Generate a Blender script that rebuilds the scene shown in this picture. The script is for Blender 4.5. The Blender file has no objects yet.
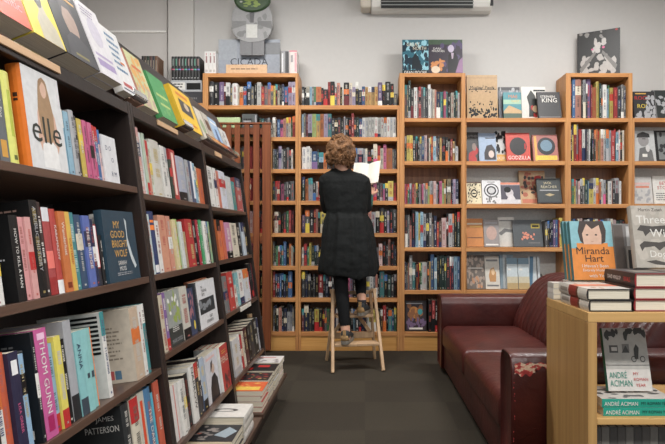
import bpy, math, random, re
from mathutils import Vector, Matrix
S = bpy.context.scene
COL = S.collection
H = 1.0625          # eye height
F = 560.0           # focal length in px (665 px wide frame)
CU, CV = 365.0, 232.0
rng = random.Random(7)

# ------------------------------------------------------------------ camera
cd = bpy.data.cameras.new('camera'); cam = bpy.data.objects.new('camera', cd); COL.objects.link(cam)
cam.location = (0, 0, H); cam.rotation_euler = (math.pi / 2, 0, 0)
cd.sensor_width = 36; cd.lens = F / 665 * 36
cd.shift_x = -(CU - 332.5) / 665; cd.shift_y = (CV - 222) / 665
cd.clip_start = .05; cd.clip_end = 60
S.camera = cam

def lin(c):
    r = []
    for v in c[:3]:
        v /= 255.0
        r.append(v / 12.92 if v <= .04045 else ((v + .055) / 1.055) ** 2.4)
    return (r[0], r[1], r[2], 1.0)

PAL = {
 'k': ((24, 24, 26), 'black'), 'c': ((58, 58, 62), 'charcoal'), 'g': ((118, 118, 118), 'grey'), 's': ((170, 172, 175), 'silver'),
 'w': ((226, 223, 216), 'white'), 'i': ((216, 204, 180), 'cream'), 't': ((185, 160, 112), 'tan'), 'b': ((98, 64, 46), 'brown'),
 'r': ((200, 44, 44), 'red'), 'm': ((110, 36, 42), 'maroon'), 'o': ((224, 112, 48), 'orange'), 'y': ((230, 202, 66), 'yellow'),
 'l': ((160, 192, 96), 'lime'), 'e': ((60, 140, 84), 'green'), 'd': ((36, 66, 58), 'bottle green'), 'a': ((58, 146, 150), 'teal'),
 'u': ((62, 112, 178), 'blue'), 'n': ((40, 50, 88), 'navy'), 'x': ((136, 186, 212), 'sky blue'), 'p': ((222, 92, 142), 'pink'),
 'q': ((228, 184, 180), 'pale pink'), 'v': ((126, 98, 150), 'violet'), 'z': ((178, 160, 196), 'lavender'), 'h': ((226, 138, 112), 'salmon'),
 'M': ((224, 168, 76), 'mustard'), 'A': ((150, 204, 204), 'aqua'), 'L': ((190, 212, 180), 'pale green'),
}
PAGE = (222, 212, 190)
def colr(c):
    c = PAL[c][0] if isinstance(c, str) else c
    l = .3 * c[0] + .59 * c[1] + .11 * c[2]
    return tuple(int((q * .86 + l * .14) * .97) for q in c[:3])

# ------------------------------------------------------------------ materials
def newmat(name):
    m = bpy.data.materials.new(name); m.use_nodes = True
    nt = m.node_tree
    return m, nt, nt.nodes['Principled BSDF']

def N(nt, t, **kw):
    n = nt.nodes.new(t)
    for k, v in kw.items():
        if k in n.inputs: n.inputs[k].default_value = v
        else: setattr(n, k, v)
    return n

def plain(name, c, rough=.5, bump=0, scale=60, var=.08, spec=.4, stretch=(1, 1, 1)):
    m, nt, b = newmat(name)
    tc = N(nt, 'ShaderNodeTexCoord'); mp = N(nt, 'ShaderNodeMapping'); mp.inputs['Scale'].default_value = stretch
    no = N(nt, 'ShaderNodeTexNoise', Scale=scale, Detail=4.0)
    nt.links.new(tc.outputs['Object'], mp.inputs[0]); nt.links.new(mp.outputs[0], no.inputs['Vector'])
    rp = N(nt, 'ShaderNodeValToRGB')
    l = lin(c)
    rp.color_ramp.elements[0].position = .3; rp.color_ramp.elements[1].position = .7
    rp.color_ramp.elements[0].color = tuple(x * (1 - var) for x in l[:3]) + (1,)
    rp.color_ramp.elements[1].color = tuple(min(1, x * (1 + var)) for x in l[:3]) + (1,)
    nt.links.new(no.outputs['Fac'], rp.inputs[0]); nt.links.new(rp.outputs[0], b.inputs['Base Color'])
    b.inputs['Roughness'].default_value = rough; b.inputs['Specular IOR Level'].default_value = spec
    if bump:
        bp = N(nt, 'ShaderNodeBump', Strength=bump, Distance=.004)
        nt.links.new(no.outputs['Fac'], bp.inputs['Height']); nt.links.new(bp.outputs[0], b.inputs['Normal'])
    return m

def wood(name, c1, c2, axis, rough=.42, scale=9.0):
    m, nt, b = newmat(name)
    tc = N(nt, 'ShaderNodeTexCoord'); mp = N(nt, 'ShaderNodeMapping')
    sc = [scale * 6] * 3; sc[axis] = scale * .22
    mp.inputs['Scale'].default_value = sc
    oi = N(nt, 'ShaderNodeObjectInfo'); mu = N(nt, 'ShaderNodeMath', operation='MULTIPLY'); mu.inputs[1].default_value = 40
    nt.links.new(oi.outputs['Random'], mu.inputs[0])
    cx = N(nt, 'ShaderNodeCombineXYZ'); nt.links.new(mu.outputs[0], cx.inputs[0]); nt.links.new(mu.outputs[0], cx.inputs[2])
    nt.links.new(cx.outputs[0], mp.inputs['Location'])
    no = N(nt, 'ShaderNodeTexNoise', Scale=1.0, Detail=6.0, Roughness=.62)
    nt.links.new(tc.outputs['Object'], mp.inputs[0]); nt.links.new(mp.outputs[0], no.inputs['Vector'])
    rp = N(nt, 'ShaderNodeValToRGB')
    rp.color_ramp.elements[0].position = .32; rp.color_ramp.elements[1].position = .68
    rp.color_ramp.elements[0].color = lin(c1); rp.color_ramp.elements[1].color = lin(c2)
    nt.links.new(no.outputs['Fac'], rp.inputs[0]); nt.links.new(rp.outputs[0], b.inputs['Base Color'])
    b.inputs['Roughness'].default_value = rough; b.inputs['Specular IOR Level'].default_value = .35
    bp = N(nt, 'ShaderNodeBump', Strength=.12, Distance=.002)
    nt.links.new(no.outputs['Fac'], bp.inputs['Height']); nt.links.new(bp.outputs[0], b.inputs['Normal'])
    return m

PINE_V = wood('pine_upright', (168, 112, 66), (202, 150, 96), 2)
PINE_H = wood('pine_shelf', (172, 112, 66), (206, 152, 96), 0)
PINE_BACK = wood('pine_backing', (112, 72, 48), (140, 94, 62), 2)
PLINTH = wood('pale_pine', (196, 142, 78), (214, 162, 96), 0)
GREYBACK = plain('painted_backing', (206, 205, 200), .6)
GATE = wood('red_stained_slat', (104, 56, 34), (140, 80, 48), 2, scale=6)
DARK = wood('dark_stain', (40, 33, 31), (52, 44, 41), 2, rough=.35)
DARKSH = wood('dark_stain_shelf', (72, 54, 46), (94, 72, 60), 1, rough=.3)
BIRCH = wood('oak_veneer_shaded', (164, 124, 76), (186, 148, 94), 2, scale=7)  # same oak as the boards, darkened to put the side's shade into colour
BIRCHH = wood('oak_veneer_board', (188, 148, 92), (208, 168, 110), 0, scale=7)
STOOLW = wood('beech', (172, 140, 108), (198, 166, 130), 2, scale=8)
LABELW = wood('label_wood', (196, 160, 124), (212, 178, 142), 1, scale=8)

def cover_mat():
    m, nt, b = newmat('printed_cover')
    at = N(nt, 'ShaderNodeAttribute', attribute_name='Col')
    tc = N(nt, 'ShaderNodeTexCoord'); no = N(nt, 'ShaderNodeTexNoise', Scale=55.0, Detail=3.0)
    nt.links.new(tc.outputs['Object'], no.inputs['Vector'])
    mr = N(nt, 'ShaderNodeMapRange'); mr.inputs['To Min'].default_value = .8; mr.inputs['To Max'].default_value = 1.15
    nt.links.new(no.outputs['Fac'], mr.inputs['Value'])
    mx = N(nt, 'ShaderNodeMix', data_type='RGBA', blend_type='MULTIPLY'); mx.inputs[0].default_value = 1
    nt.links.new(at.outputs['Color'], mx.inputs[6]); nt.links.new(mr.outputs[0], mx.inputs[7])
    nt.links.new(mx.outputs[2], b.inputs['Base Color'])
    b.inputs['Roughness'].default_value = .42; b.inputs['Specular IOR Level'].default_value = .35
    return m
COVER = cover_mat()

def page_mat():
    m, nt, b = newmat('page_edges')
    tc = N(nt, 'ShaderNodeTexCoord'); w = N(nt, 'ShaderNodeTexNoise', Scale=1.0, Detail=2.0)
    mp = N(nt, 'ShaderNodeMapping'); mp.inputs['Scale'].default_value = (900, 8, 8)
    nt.links.new(tc.outputs['Object'], mp.inputs[0]); nt.links.new(mp.outputs[0], w.inputs['Vector'])
    rp = N(nt, 'ShaderNodeValToRGB'); rp.color_ramp.elements[0].position = .3; rp.color_ramp.elements[1].position = .7
    rp.color_ramp.elements[0].color = lin((196, 184, 160)); rp.color_ramp.elements[1].color = lin((232, 225, 208))
    nt.links.new(w.outputs['Fac'], rp.inputs[0]); nt.links.new(rp.outputs[0], b.inputs['Base Color'])
    b.inputs['Roughness'].default_value = .8
    return m
PAGES = page_mat()

def leather():
    m, nt, b = newmat('oxblood_leather')
    tc = N(nt, 'ShaderNodeTexCoord')
    n1 = N(nt, 'ShaderNodeTexNoise', Scale=7.0, Detail=5.0); n2 = N(nt, 'ShaderNodeTexVoronoi', Scale=220.0)
    n3 = N(nt, 'ShaderNodeTexNoise', Scale=14.0, Detail=3.0, Distortion=1.5)
    for n in (n1, n2, n3): nt.links.new(tc.outputs['Object'], n.inputs['Vector'])
    rp = N(nt, 'ShaderNodeValToRGB'); rp.color_ramp.elements[0].position = .3; rp.color_ramp.elements[1].position = .75
    rp.color_ramp.elements[0].color = lin((56, 19, 17)); rp.color_ramp.elements[1].color = lin((82, 33, 28))
    nt.links.new(n1.outputs['Fac'], rp.inputs[0]); nt.links.new(rp.outputs[0], b.inputs['Base Color'])
    ad = N(nt, 'ShaderNodeMath', operation='MULTIPLY_ADD'); ad.inputs[1].default_value = .12
    nt.links.new(n2.outputs['Distance'], ad.inputs[0]); nt.links.new(n3.outputs['Fac'], ad.inputs[2])
    bp = N(nt, 'ShaderNodeBump', Strength=.35, Distance=.008)
    nt.links.new(ad.outputs[0], bp.inputs['Height']); nt.links.new(bp.outputs[0], b.inputs['Normal'])
    b.inputs['Roughness'].default_value = .38; b.inputs['Specular IOR Level'].default_value = .5
    return m
LEATHER = leather()
WORN = plain('worn_leather', (190, 120, 110), .7, .3, 40, .5)

def floor_mat():
    m, nt, b = newmat('carpet_tile')
    tc = N(nt, 'ShaderNodeTexCoord'); n1 = N(nt, 'ShaderNodeTexNoise', Scale=180.0, Detail=3.0); ck = N(nt, 'ShaderNodeTexChecker', Scale=2.0)
    n2 = N(nt, 'ShaderNodeTexNoise', Scale=1.6, Detail=3.0)
    for n in (n1, ck, n2): nt.links.new(tc.outputs['Object'], n.inputs['Vector'])
    ck.inputs['Color1'].default_value = lin((55, 50, 43)); ck.inputs['Color2'].default_value = lin((59, 54, 46))
    mr = N(nt, 'ShaderNodeMapRange'); mr.inputs['To Min'].default_value = .7; mr.inputs['To Max'].default_value = 1.3
    nt.links.new(n1.outputs['Fac'], mr.inputs['Value'])
    mr2 = N(nt, 'ShaderNodeMapRange'); mr2.inputs['To Min'].default_value = .85; mr2.inputs['To Max'].default_value = 1.15
    nt.links.new(n2.outputs['Fac'], mr2.inputs['Value'])
    mx = N(nt, 'ShaderNodeMix', data_type='RGBA', blend_type='MULTIPLY'); mx.inputs[0].default_value = 1
    mx2 = N(nt, 'ShaderNodeMix', data_type='RGBA', blend_type='MULTIPLY'); mx2.inputs[0].default_value = 1
    nt.links.new(ck.outputs['Color'], mx.inputs[6]); nt.links.new(mr.outputs[0], mx.inputs[7])
    nt.links.new(mx.outputs[2], mx2.inputs[6]); nt.links.new(mr2.outputs[0], mx2.inputs[7]); nt.links.new(mx2.outputs[2], b.inputs['Base Color'])
    bp = N(nt, 'ShaderNodeBump', Strength=.4, Distance=.003); nt.links.new(n1.outputs['Fac'], bp.inputs['Height']); nt.links.new(bp.outputs[0], b.inputs['Normal'])
    b.inputs['Roughness'].default_value = .95; b.inputs['Specular IOR Level'].default_value = .15
    return m

def acrylic():
    m, nt, b = newmat('clear_acrylic')
    b.inputs['Base Color'].default_value = (.95, .97, .97, 1); b.inputs['Roughness'].default_value = .05
    b.inputs['Transmission Weight'].default_value = 1.0; b.inputs['IOR'].default_value = 1.3
    return m
ACRYL = acrylic()

# ------------------------------------------------------------------ geometry helpers
class MB:
    def __init__(s): s.v = []; s.f = []; s.c = []
    def face(s, pts, col=None):
        b = len(s.v); s.v += [tuple(p) for p in pts]; s.f.append(tuple(range(b, b + len(pts)))); s.c.append(col)
    def box(s, lo, hi, col=None, tf=None):
        x0, y0, z0 = lo; x1, y1, z1 = hi
        p = [(x0, y0, z0), (x1, y0, z0), (x1, y1, z0), (x0, y1, z0), (x0, y0, z1), (x1, y0, z1), (x1, y1, z1), (x0, y1, z1)]
        if tf: p = [tf(*q) for q in p]
        b = len(s.v); s.v += [tuple(q) for q in p]
        for q in ((3, 2, 1, 0), (4, 5, 6, 7), (0, 1, 5, 4), (1, 2, 6, 5), (2, 3, 7, 6), (3, 0, 4, 7)):
            s.f.append(tuple(b + i for i in q)); s.c.append(col)
    def loft(s, rings, col=None, caps=True):
        b = len(s.v); n = len(rings[0])
        for r in rings: s.v += [tuple(p) for p in r]
        for i in range(len(rings) - 1):
            for j in range(n):
                k = (j + 1) % n
                s.f.append((b + i * n + j, b + i * n + k, b + (i + 1) * n + k, b + (i + 1) * n + j)); s.c.append(col)
        if caps:
            s.f.append(tuple(b + j for j in reversed(range(n)))); s.c.append(col)
            e = b + (len(rings) - 1) * n
            s.f.append(tuple(e + j for j in range(n))); s.c.append(col)
    def tube(s, path, rad, n=10, col=None):
        path = [Vector(p) for p in path]
        if not hasattr(rad, '__len__'): rad = [rad] * len(path)
        rings = []; up = None
        for i, p in enumerate(path):
            t = (path[min(i + 1, len(path) - 1)] - path[max(i - 1, 0)]).normalized()
            if up is None: up = Vector((0, 0, 1)) if abs(t.z) < .9 else Vector((1, 0, 0))
            a = up.cross(t).normalized(); up = t.cross(a).normalized()
            rings.append([p + (a * math.cos(q) + up * math.sin(q)) * rad[i] for q in [2 * math.pi * j / n for j in range(n)]])
        s.loft(rings, col)
    def ell(s, c, r, nu=16, nv=10, col=None, rot=None):
        c = Vector(c); rings = []
        for i in range(nv + 1):
            th = math.pi * (i + .02 if i == 0 else i - .02 if i == nv else i) / nv
            ring = []
            for j in range(nu):
                ph = 2 * math.pi * j / nu
                q = Vector((r[0] * math.sin(th) * math.cos(ph), r[1] * math.sin(th) * math.sin(ph), -r[2] * math.cos(th)))
                if rot: q = rot @ q
                ring.append(c + q)
            rings.append(ring)
        s.loft(rings, col)
    def make(s, name, mat, parent=None, local=False, smooth=False, bevel=0, seg=2):
        me = bpy.data.meshes.new(name)
        off = Vector((0, 0, 0)) if (parent is None or local) else parent.matrix_basis.translation
        if parent is not None and not local and parent.parent is not None: off = off + parent.parent.matrix_basis.translation
        me.from_pydata([tuple(Vector(v) - off) for v in s.v], [], s.f)
        if any(c is not None for c in s.c):
            ca = me.color_attributes.new('Col', 'FLOAT_COLOR', 'CORNER')
            buf = []
            cache = {}
            for f, c in zip(s.f, s.c):
                c = c or (200, 200, 200)
                if c not in cache: cache[c] = lin(c)
                buf += list(cache[c]) * len(f)
            ca.data.foreach_set('color', buf)
        me.materials.append(mat)
        if smooth: me.polygons.foreach_set('use_smooth', [True] * len(me.polygons))
        o = bpy.data.objects.new(name, me); COL.objects.link(o)
        if parent is not None: o.parent = parent
        if bevel:
            md = o.modifiers.new('bevel', 'BEVEL'); md.width = bevel; md.segments = seg; md.limit_method = 'ANGLE'
            md.harden_normals = False
        return o

def tag(o, label, cat, group=None):
    o['label'] = label; o['category'] = cat
    if group: o['group'] = group
    return o
def empty(name, loc, label, cat, group=None):
    o = bpy.data.objects.new(name, None); COL.objects.link(o); o.location = loc; o.empty_display_size = .1
    return tag(o, label, cat, group)
def struct(o): o['kind'] = 'structure'; return o
def boxo(name, lo, hi, mat, parent=None, bevel=0, tf=None, smooth=False, seg=2):
    m = MB(); m.box(lo, hi, None, tf); return m.make(name, mat, parent, bevel=bevel, smooth=smooth, seg=seg)
def bake(o):
    """freeze modifiers into the mesh"""
    dg = bpy.context.evaluated_depsgraph_get()
    me = bpy.data.meshes.new_from_object(o.evaluated_get(dg), depsgraph=dg)
    o.modifiers.clear(); old = o.data; o.data = me; me.name = o.name; bpy.data.meshes.remove(old)
    return o

_txt = {}
def text_geo(body):
    if body in _txt: return _txt[body]
    cu = bpy.data.curves.new('t', 'FONT'); cu.body = body; cu.size = 1; cu.resolution_u = 2; cu.offset = 0
    o = bpy.data.objects.new('t', cu); COL.objects.link(o)
    me = o.to_mesh()
    vs = [(v.co.x, v.co.y) for v in me.vertices]; fs = [tuple(p.vertices) for p in me.polygons]
    o.to_mesh_clear(); bpy.data.objects.remove(o); bpy.data.curves.remove(cu)
    x0 = min(v[0] for v in vs); x1 = max(v[0] for v in vs); y0 = min(v[1] for v in vs); y1 = max(v[1] for v in vs)
    _txt[body] = ([((v[0] - (x0 + x1) / 2), (v[1] - (y0 + y1) / 2)) for v in vs], fs, x1 - x0, y1 - y0)
    return _txt[body]

def put_text(mb, body, mapf, size, col, maxw=None, sx=1.0):
    """size = height of the tallest letter; mapf(x, y) -> point, x right and y up from the text's centre"""
    vs, fs, w, h = text_geo(body)
    k = size / h; kx = k * sx
    if maxw and w * kx > maxw: kx = maxw / w
    b = len(mb.v); mb.v += [tuple(mapf(x * kx, y * k)) for x, y in vs]
    for f in fs: mb.f.append(tuple(b + i for i in f)); mb.c.append(col)

def put_art(mb, art, P, w, h, eps0=.0004):
    """P(a, b, e): a across 0..1 in w metres, b up 0..1 in h metres, e = lift off the surface"""
    for n, it in enumerate(art):
        e = eps0 + n * .00012
        k = it[0]; c = colr(it[5] if k == 't' else it[-1])
        if k == 'r':
            a0, b0, a1, b1 = it[1:5]; mb.face([P(a0, b0, e), P(a1, b0, e), P(a1, b1, e), P(a0, b1, e)], c)
        elif k == 'e':
            ca, cb, ra, rb = it[1:5]
            mb.face([P(ca + ra * math.cos(t), cb + rb * math.sin(t), e) for t in [2 * math.pi * j / 20 for j in range(20)]], c)
        elif k == 'p':
            mb.face([P(a, b, e) for a, b in it[1]], c)
        elif k == 't':
            body, ca, cb, sz = it[1:5]; mw = it[6] if len(it) > 6 else .92
            put_text(mb, body, lambda x, y: P(ca + x / w, cb + y / h, e), sz * h, c, mw * w)
        elif k == 'n':        # scatter of small blots: a0,b0,a1,b1,count,size,seed
            a0, b0, a1, b1, cnt, sz, sd = it[1:8]; rr = random.Random(sd)
            for q in range(cnt):
                ca = rr.uniform(a0, a1); cb = rr.uniform(b0, b1); s1 = sz * rr.uniform(.4, 1); s2 = sz * rr.uniform(.4, 1); t0 = rr.uniform(0, 6)
                mb.face([P(min(1, max(0, ca + s1 * math.cos(t0 + 6.283 * j / 7) * rr.uniform(.6, 1))), min(1, max(0, cb + s2 * math.sin(t0 + 6.283 * j / 7) * rr.uniform(.6, 1))), e + q * 4e-6) for j in range(7)], c)
        elif k == 'l':        # lines of print: a0,b0,a1,b1,rows,seed
            a0, b0, a1, b1, rows, sd = it[1:7]; rr = random.Random(sd)
            for q in range(rows):
                bb = b1 - (b1 - b0) * (q + .2) / rows; hh = (b1 - b0) / rows * .42; aa = a0; end = a1 - (a1 - a0) * (rr.random() * .35)
                while aa < end - .01:
                    ww = min(rr.uniform(.03, .12), end - aa); mb.face([P(aa, bb - hh, e), P(aa + ww, bb - hh, e), P(aa + ww, bb, e), P(aa, bb, e)], c); aa += ww + .02

def deco(r, c):
    """random spine print: list of (x0,x1,z0,z1,col) in fractions and words for the label"""
    base = colr(c); lum = sum(base) / 3
    ink = r.choice([(225, 220, 208), (215, 190, 120), (230, 226, 220), (200, 90, 80)]) if lum < 125 else r.choice([(40, 40, 44), (120, 34, 40), (50, 60, 96), (40, 44, 44)])
    out = []; st = r.random()
    if st < .2:
        b = r.choice('krnwioyaus'); out.append((0, 1, .72, 1, colr(b))); w = 'with a %s head band' % PAL[b][1]
    elif st < .38:
        b = r.choice('wikrnoy'); z = r.uniform(.35, .6); out.append((0, 1, z, z + .22, colr(b))); w = 'with a %s title block' % PAL[b][1]
    elif st < .5:
        b = r.choice('kwnrs'); out.append((0, 1, 0, .2, colr(b))); w = 'with a %s foot band' % PAL[b][1]
    else: w = ''
    z = r.uniform(.82, .93); q = r.uniform(.5, .9); ink = tuple(int(i * q + j * (1 - q)) for i, j in zip(ink, base)); wl = r.uniform(.14, .24)
    for part in range(2):
        end = z - r.uniform(.14, .32)
        while z > end:
            l = r.uniform(.006, .016); out.append((.5 - wl, .5 + wl, max(.1, z - l), z, ink)); z -= l + .007
            if r.random() < .14: z -= .014
        z -= r.uniform(.06, .16)
    out.append((.35, .65, .04, .065, ink))
    return out, w

def book(kind, M, t, h, d, c, art=(), back=(), spine=None, spine_text=(), hb=False, child=False, page=PAGE, spine_col=None):
    c = colr(c); sc = colr(spine_col) if spine_col else c
    mb = MB(); e = .003 if hb else .0012; ins = .004 if hb else .0006
    x = t / 2
    mb.box((-x, 0, 0), (-x + e, d, h), c); mb.box((x - e, 0, 0), (x, d, h), c)
    bul = min(.004, t * .14) if hb else .0008
    n = 4
    prof = [(-x + (2 * x) * j / n, -bul * math.sin(math.pi * j / n)) for j in range(n + 1)]
    ring = prof + [(x - e, e), (-x + e, e)]
    mb.loft([[(a, b, 0) for a, b in ring], [(a, b, h) for a, b in ring]], sc)
    pg = mb if not child else MB()
    pg.box((-x + e + .0002, e + .0002, ins), (x - e - .0002, d - ins - .0008, h - ins), page if not child else None)
    if spine:
        def yb(fx):
            j = min(n - 1, int(fx * n)); g = fx * n - j
            return prof[j][1] * (1 - g) + prof[j + 1][1] * g - .0004
        for q, (x0, x1, z0, z1, cc) in enumerate(spine):
            k = -.0001 * (q % 3)
            xs = [x0] + [j / n for j in range(1, n) if x0 + .001 < j / n < x1 - .001] + [x1]
            for j in range(len(xs) - 1):
                xa, xb = xs[j], xs[j + 1]
                mb.face([(-x + t * xa, yb(xa) + k, z0 * h), (-x + t * xb, yb(xb) + k, z0 * h), (-x + t * xb, yb(xb) + k, z1 * h), (-x + t * xa, yb(xa) + k, z1 * h)], cc)
    for body, zc, size, cc in spine_text:      # size = letter height as a share of the thickness
        put_text(mb, body, lambda a, b: (b, -bul - .0009, zc * h - a), size * t, colr(cc), h * .9)
    if art: put_art(mb, art, lambda a, b, q: (x + q, a * d, b * h), d, h)
    if back: put_art(mb, back, lambda a, b, q: (-x - q, d * (1 - a), b * h), d, h)
    o = mb.make(kind, COVER)
    o.matrix_basis = M
    if child: pg.make('pages', PAGES, o, local=True)
    return o

def basis(ex, ey, ez, loc):
    return Matrix(((ex[0], ey[0], ez[0], loc[0]), (ex[1], ey[1], ez[1], loc[1]), (ex[2], ey[2], ez[2], loc[2]), (0, 0, 0, 1)))

ORD = 'zeroth first second third fourth fifth sixth seventh eighth ninth tenth eleventh twelfth thirteenth fourteenth fifteenth sixteenth seventeenth eighteenth nineteenth twentieth'.split()
ORD += ['twenty-' + ORD[i] for i in range(1, 10)] + ['thirtieth']

# ------------------------------------------------------------------ room
WALL = plain('wall_paint', (198, 196, 193), .85, .03, 25, .015, .2)
WALLS = plain('side_paint', (206, 202, 196), .85, 0, 25, .015, .2)
boxo_ = boxo
struct(boxo('floor', (-3.2, -3.2, -.1), (3.6, 5.4, 0), floor_mat()))
struct(boxo('wall_back', (-3.2, 5.28, 0), (3.6, 5.4, 3.5), WALL))
struct(boxo('wall_left', (-3.3, -3.2, 0), (-3.2, 5.4, 3.5), WALLS))
m = MB()                                       # right wall with a tall shop window opening
m.box((3.6, -3.2, 0), (3.7, 5.4, .8)); m.box((3.6, -3.2, 2.9), (3.7, 5.4, 3.5)); m.box((3.6, -3.2, .8), (3.7, -.6, 2.9)); m.box((3.6, 2.8, .8), (3.7, 5.4, 2.9))
struct(m.make('wall_right', WALLS))
m = MB()                                       # street wall behind the camera with the shop window opening
m.box((-3.2, -3.3, 0), (3.6, -3.2, .5)); m.box((-3.2, -3.3, 3.0), (3.6, -3.2, 3.5)); m.box((-3.2, -3.3, .5), (-2.6, -3.2, 3.0)); m.box((3.0, -3.3, .5), (3.6, -3.2, 3.0))
struct(m.make('wall_front', WALLS))
struct(boxo('ceiling', (-3.2, -3.2, 3.5), (3.6, 5.4, 3.6), WALLS))
def px(u, Y): return (u - CU) / F * Y
def pz(v, Y): return H - (v - CV) / F * Y
# pilaster and panel joint on the wall at the left
PANEL = plain('panel_paint', (198, 195, 191), .8, 0, 20, .015, .2)
struct(boxo('trim_1', (px(168, 5.22), 5.22, 0), (px(193, 5.22), 5.28, 3.5), PANEL, bevel=.004))
struct(boxo('trim_2', (-2.6, 5.262, 0), (px(167, 5.26), 5.28, 3.5), plain('panel_grey', (200, 196, 192), .8, 0, 20, .015, .2)))
struct(boxo('trim_3', (-2.6, 5.25, pz(32.5, 5.25)), (px(166, 5.25), 5.262, pz(30.5, 5.25)), plain('joint', (238, 236, 232), .6), bevel=.002))

# ------------------------------------------------------------------ pine bookcases
Y0, Y1 = 5.0, 5.26
K = Y0 / F
def X(u): return (u - CU) * K
def Z(v): return H - (v - CV) * K
SHA = [105.2, 137, 169, 200.7, 233, 266, 298, 332]
SHC = [117.9, 161, 204, 247.4, 290.3, 332.5]

def case(label, u0, u1, top, shelves, side=2.4, side_r=None, thick=4.2, back=PINE_BACK, tops=None, extra=None, deep=0):
    cx = (X(u0) + X(u1)) / 2
    r = empty('bookcase', (cx, (Y0 + Y1) / 2, 0), label, 'bookcase', 'pine bookcases along the back wall')
    sd = side * K; sr = (side_r or side) * K; zb = Z(top)
    boxo('side_panel', (X(u0), Y0, 0), (X(u0) + sd, Y1, zb), PINE_V, r, .002)
    boxo('side_panel', (X(u1) - sr, Y0, 0), (X(u1), Y1, zb), PINE_V, r, .002)
    boxo('top_board', (X(u0) + sd, Y0 + .001, Z(top + thick)), (X(u1) - sr, Y1, zb), PINE_H, r, .002)
    for v in shelves:
        boxo('shelf', (X(u0) + sd, Y0 + .003, Z(v + thick)), (X(u1) - sr, Y1 - .014, Z(v)), PINE_H, r, .002)
    boxo('back_panel', (X(u0) + sd, Y1 - .012, Z(shelves[-1] + 1)), (X(u1) - sr, Y1, Z(top + thick)), back, r)
    boxo('plinth', (X(u0) + sd, Y0 + .012, 0), (X(u1) - sr, Y0 + .034, Z(shelves[-1] + thick)), PLINTH, r, .001)
    if extra: extra(r)
    return r

case('low pine bookcase half hidden behind the dark bookcases, black box set on top', 96, 202.4, 103, [137, 169, 200.7, 233, 266, 298, 332])
def divA(r):
    boxo('divider', (X(266.8), Y0 + .002, Z(336)), (X(271.6), Y1 - .013, Z(141.2)), PINE_V, r, .002)
case('tall pine bookcase behind the slatted gate with the grey poster on top', 202.6, 298.4, 73.1, SHA, side=5.2, side_r=3.1, thick=4.0, extra=divA)
case('low wide pine bookcase facing the reader, row of books along its top', 298.5, 399.4, SHA[0], SHA[1:], side=2.2)
case('tall pine bookcase with two comics standing on top', 399.5, 465.5, 73.0, SHC, side=5.0, side_r=4.1, thick=3.9)
case('lower pine bookcase with pale backing showing books face out, behind the sofa', 465.6, 565.9, SHC[0], SHC[1:], side=.9, back=GREYBACK)
case('tall pine bookcase with a black picture book standing on top', 566, 632.6, 73.0, SHC, side=4.9, side_r=4.0, thick=4.0)
case('pine bookcase at the photo edge showing monochrome books face out', 632.7, 740, SHC[0], SHC[1:], side=2.0, back=GREYBACK)

# ------------------------------------------------------------------ rows of spines on the back wall
TOK = re.compile(r'([A-Za-z])([\d.]+)(?:@([\d.]+))?(?:/([A-Za-z]))?$')
def row(phrase, u0, u1, vb, vt, spec, fit=True, group=None, setback=None, lift=0.0008):
    toks = [TOK.match(x).groups() for x in spec.split()]
    u0 += .25; u1 -= .4; tot = sum(float(t[1]) for t in toks); k = (u1 - u0) / tot if fit else 1
    u = u0; n = len(toks)
    lst = SHC if vb in SHC else SHA; q0 = lst.index(vb); lim = (lst[q0 - 1] if q0 else 73) + 5.0
    if phrase.startswith('top of bookcase facing'): lim = 0
    for i, (c, w, v, b) in enumerate(toks):
        w = float(w) * k; v = max(lim + rng.uniform(0, .4), float(v) if v else vt + rng.uniform(-.6, 1.4))
        ys = Y0 + (setback if setback is not None else rng.uniform(.018, .045))
        kk = ys / F
        t = max(.006, w * K - .0009); h = (vb - v) * kk; d = min(Y1 - .02 - ys, max(.11, h * rng.uniform(.62, .72)))
        dark = c in 'kcdgmnbs'
        hb = w > 2.2 and (dark and rng.random() < .72 or rng.random() < .3)
        kind = 'hardback' if hb else 'paperback'
        sp, wd = deco(rng, c)
        if b: sp = [(0, 1, .0, .42, colr(b))] + [q for q in sp if q[2] > .4]; wd = 'with a %s lower half' % PAL[b][1]
        M = Matrix.Translation((X(u + w / 2), ys, Z(vb) + lift))
        b3 = colr(c); lm = .3 * b3[0] + .59 * b3[1] + .11 * b3[2]; kk2 = rng.uniform(.74, 1.0)
        cc = tuple(max(4, min(250, int((q * .92 + lm * .08) * kk2))) for q in b3)
        o = book(kind, M, t, h, d, cc, spine=sp, hb=hb)
        side, num = ('left', i + 1) if i < (n + 1) // 2 else ('right', n - i)
        place = '%s from %s, %s' % (ORD[num], side, phrase) if num > 1 else '%smost, %s' % (side, phrase)
        lab = '%s %s %s' % (PAL[c][1], kind, place)
        if wd and len((lab + wd).split()) < 15: lab = '%s %s %s, %s' % (PAL[c][1], kind, wd, place)
        tag(o, lab, 'book', group or 'spines on the ' + phrase)
        u += w

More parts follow.
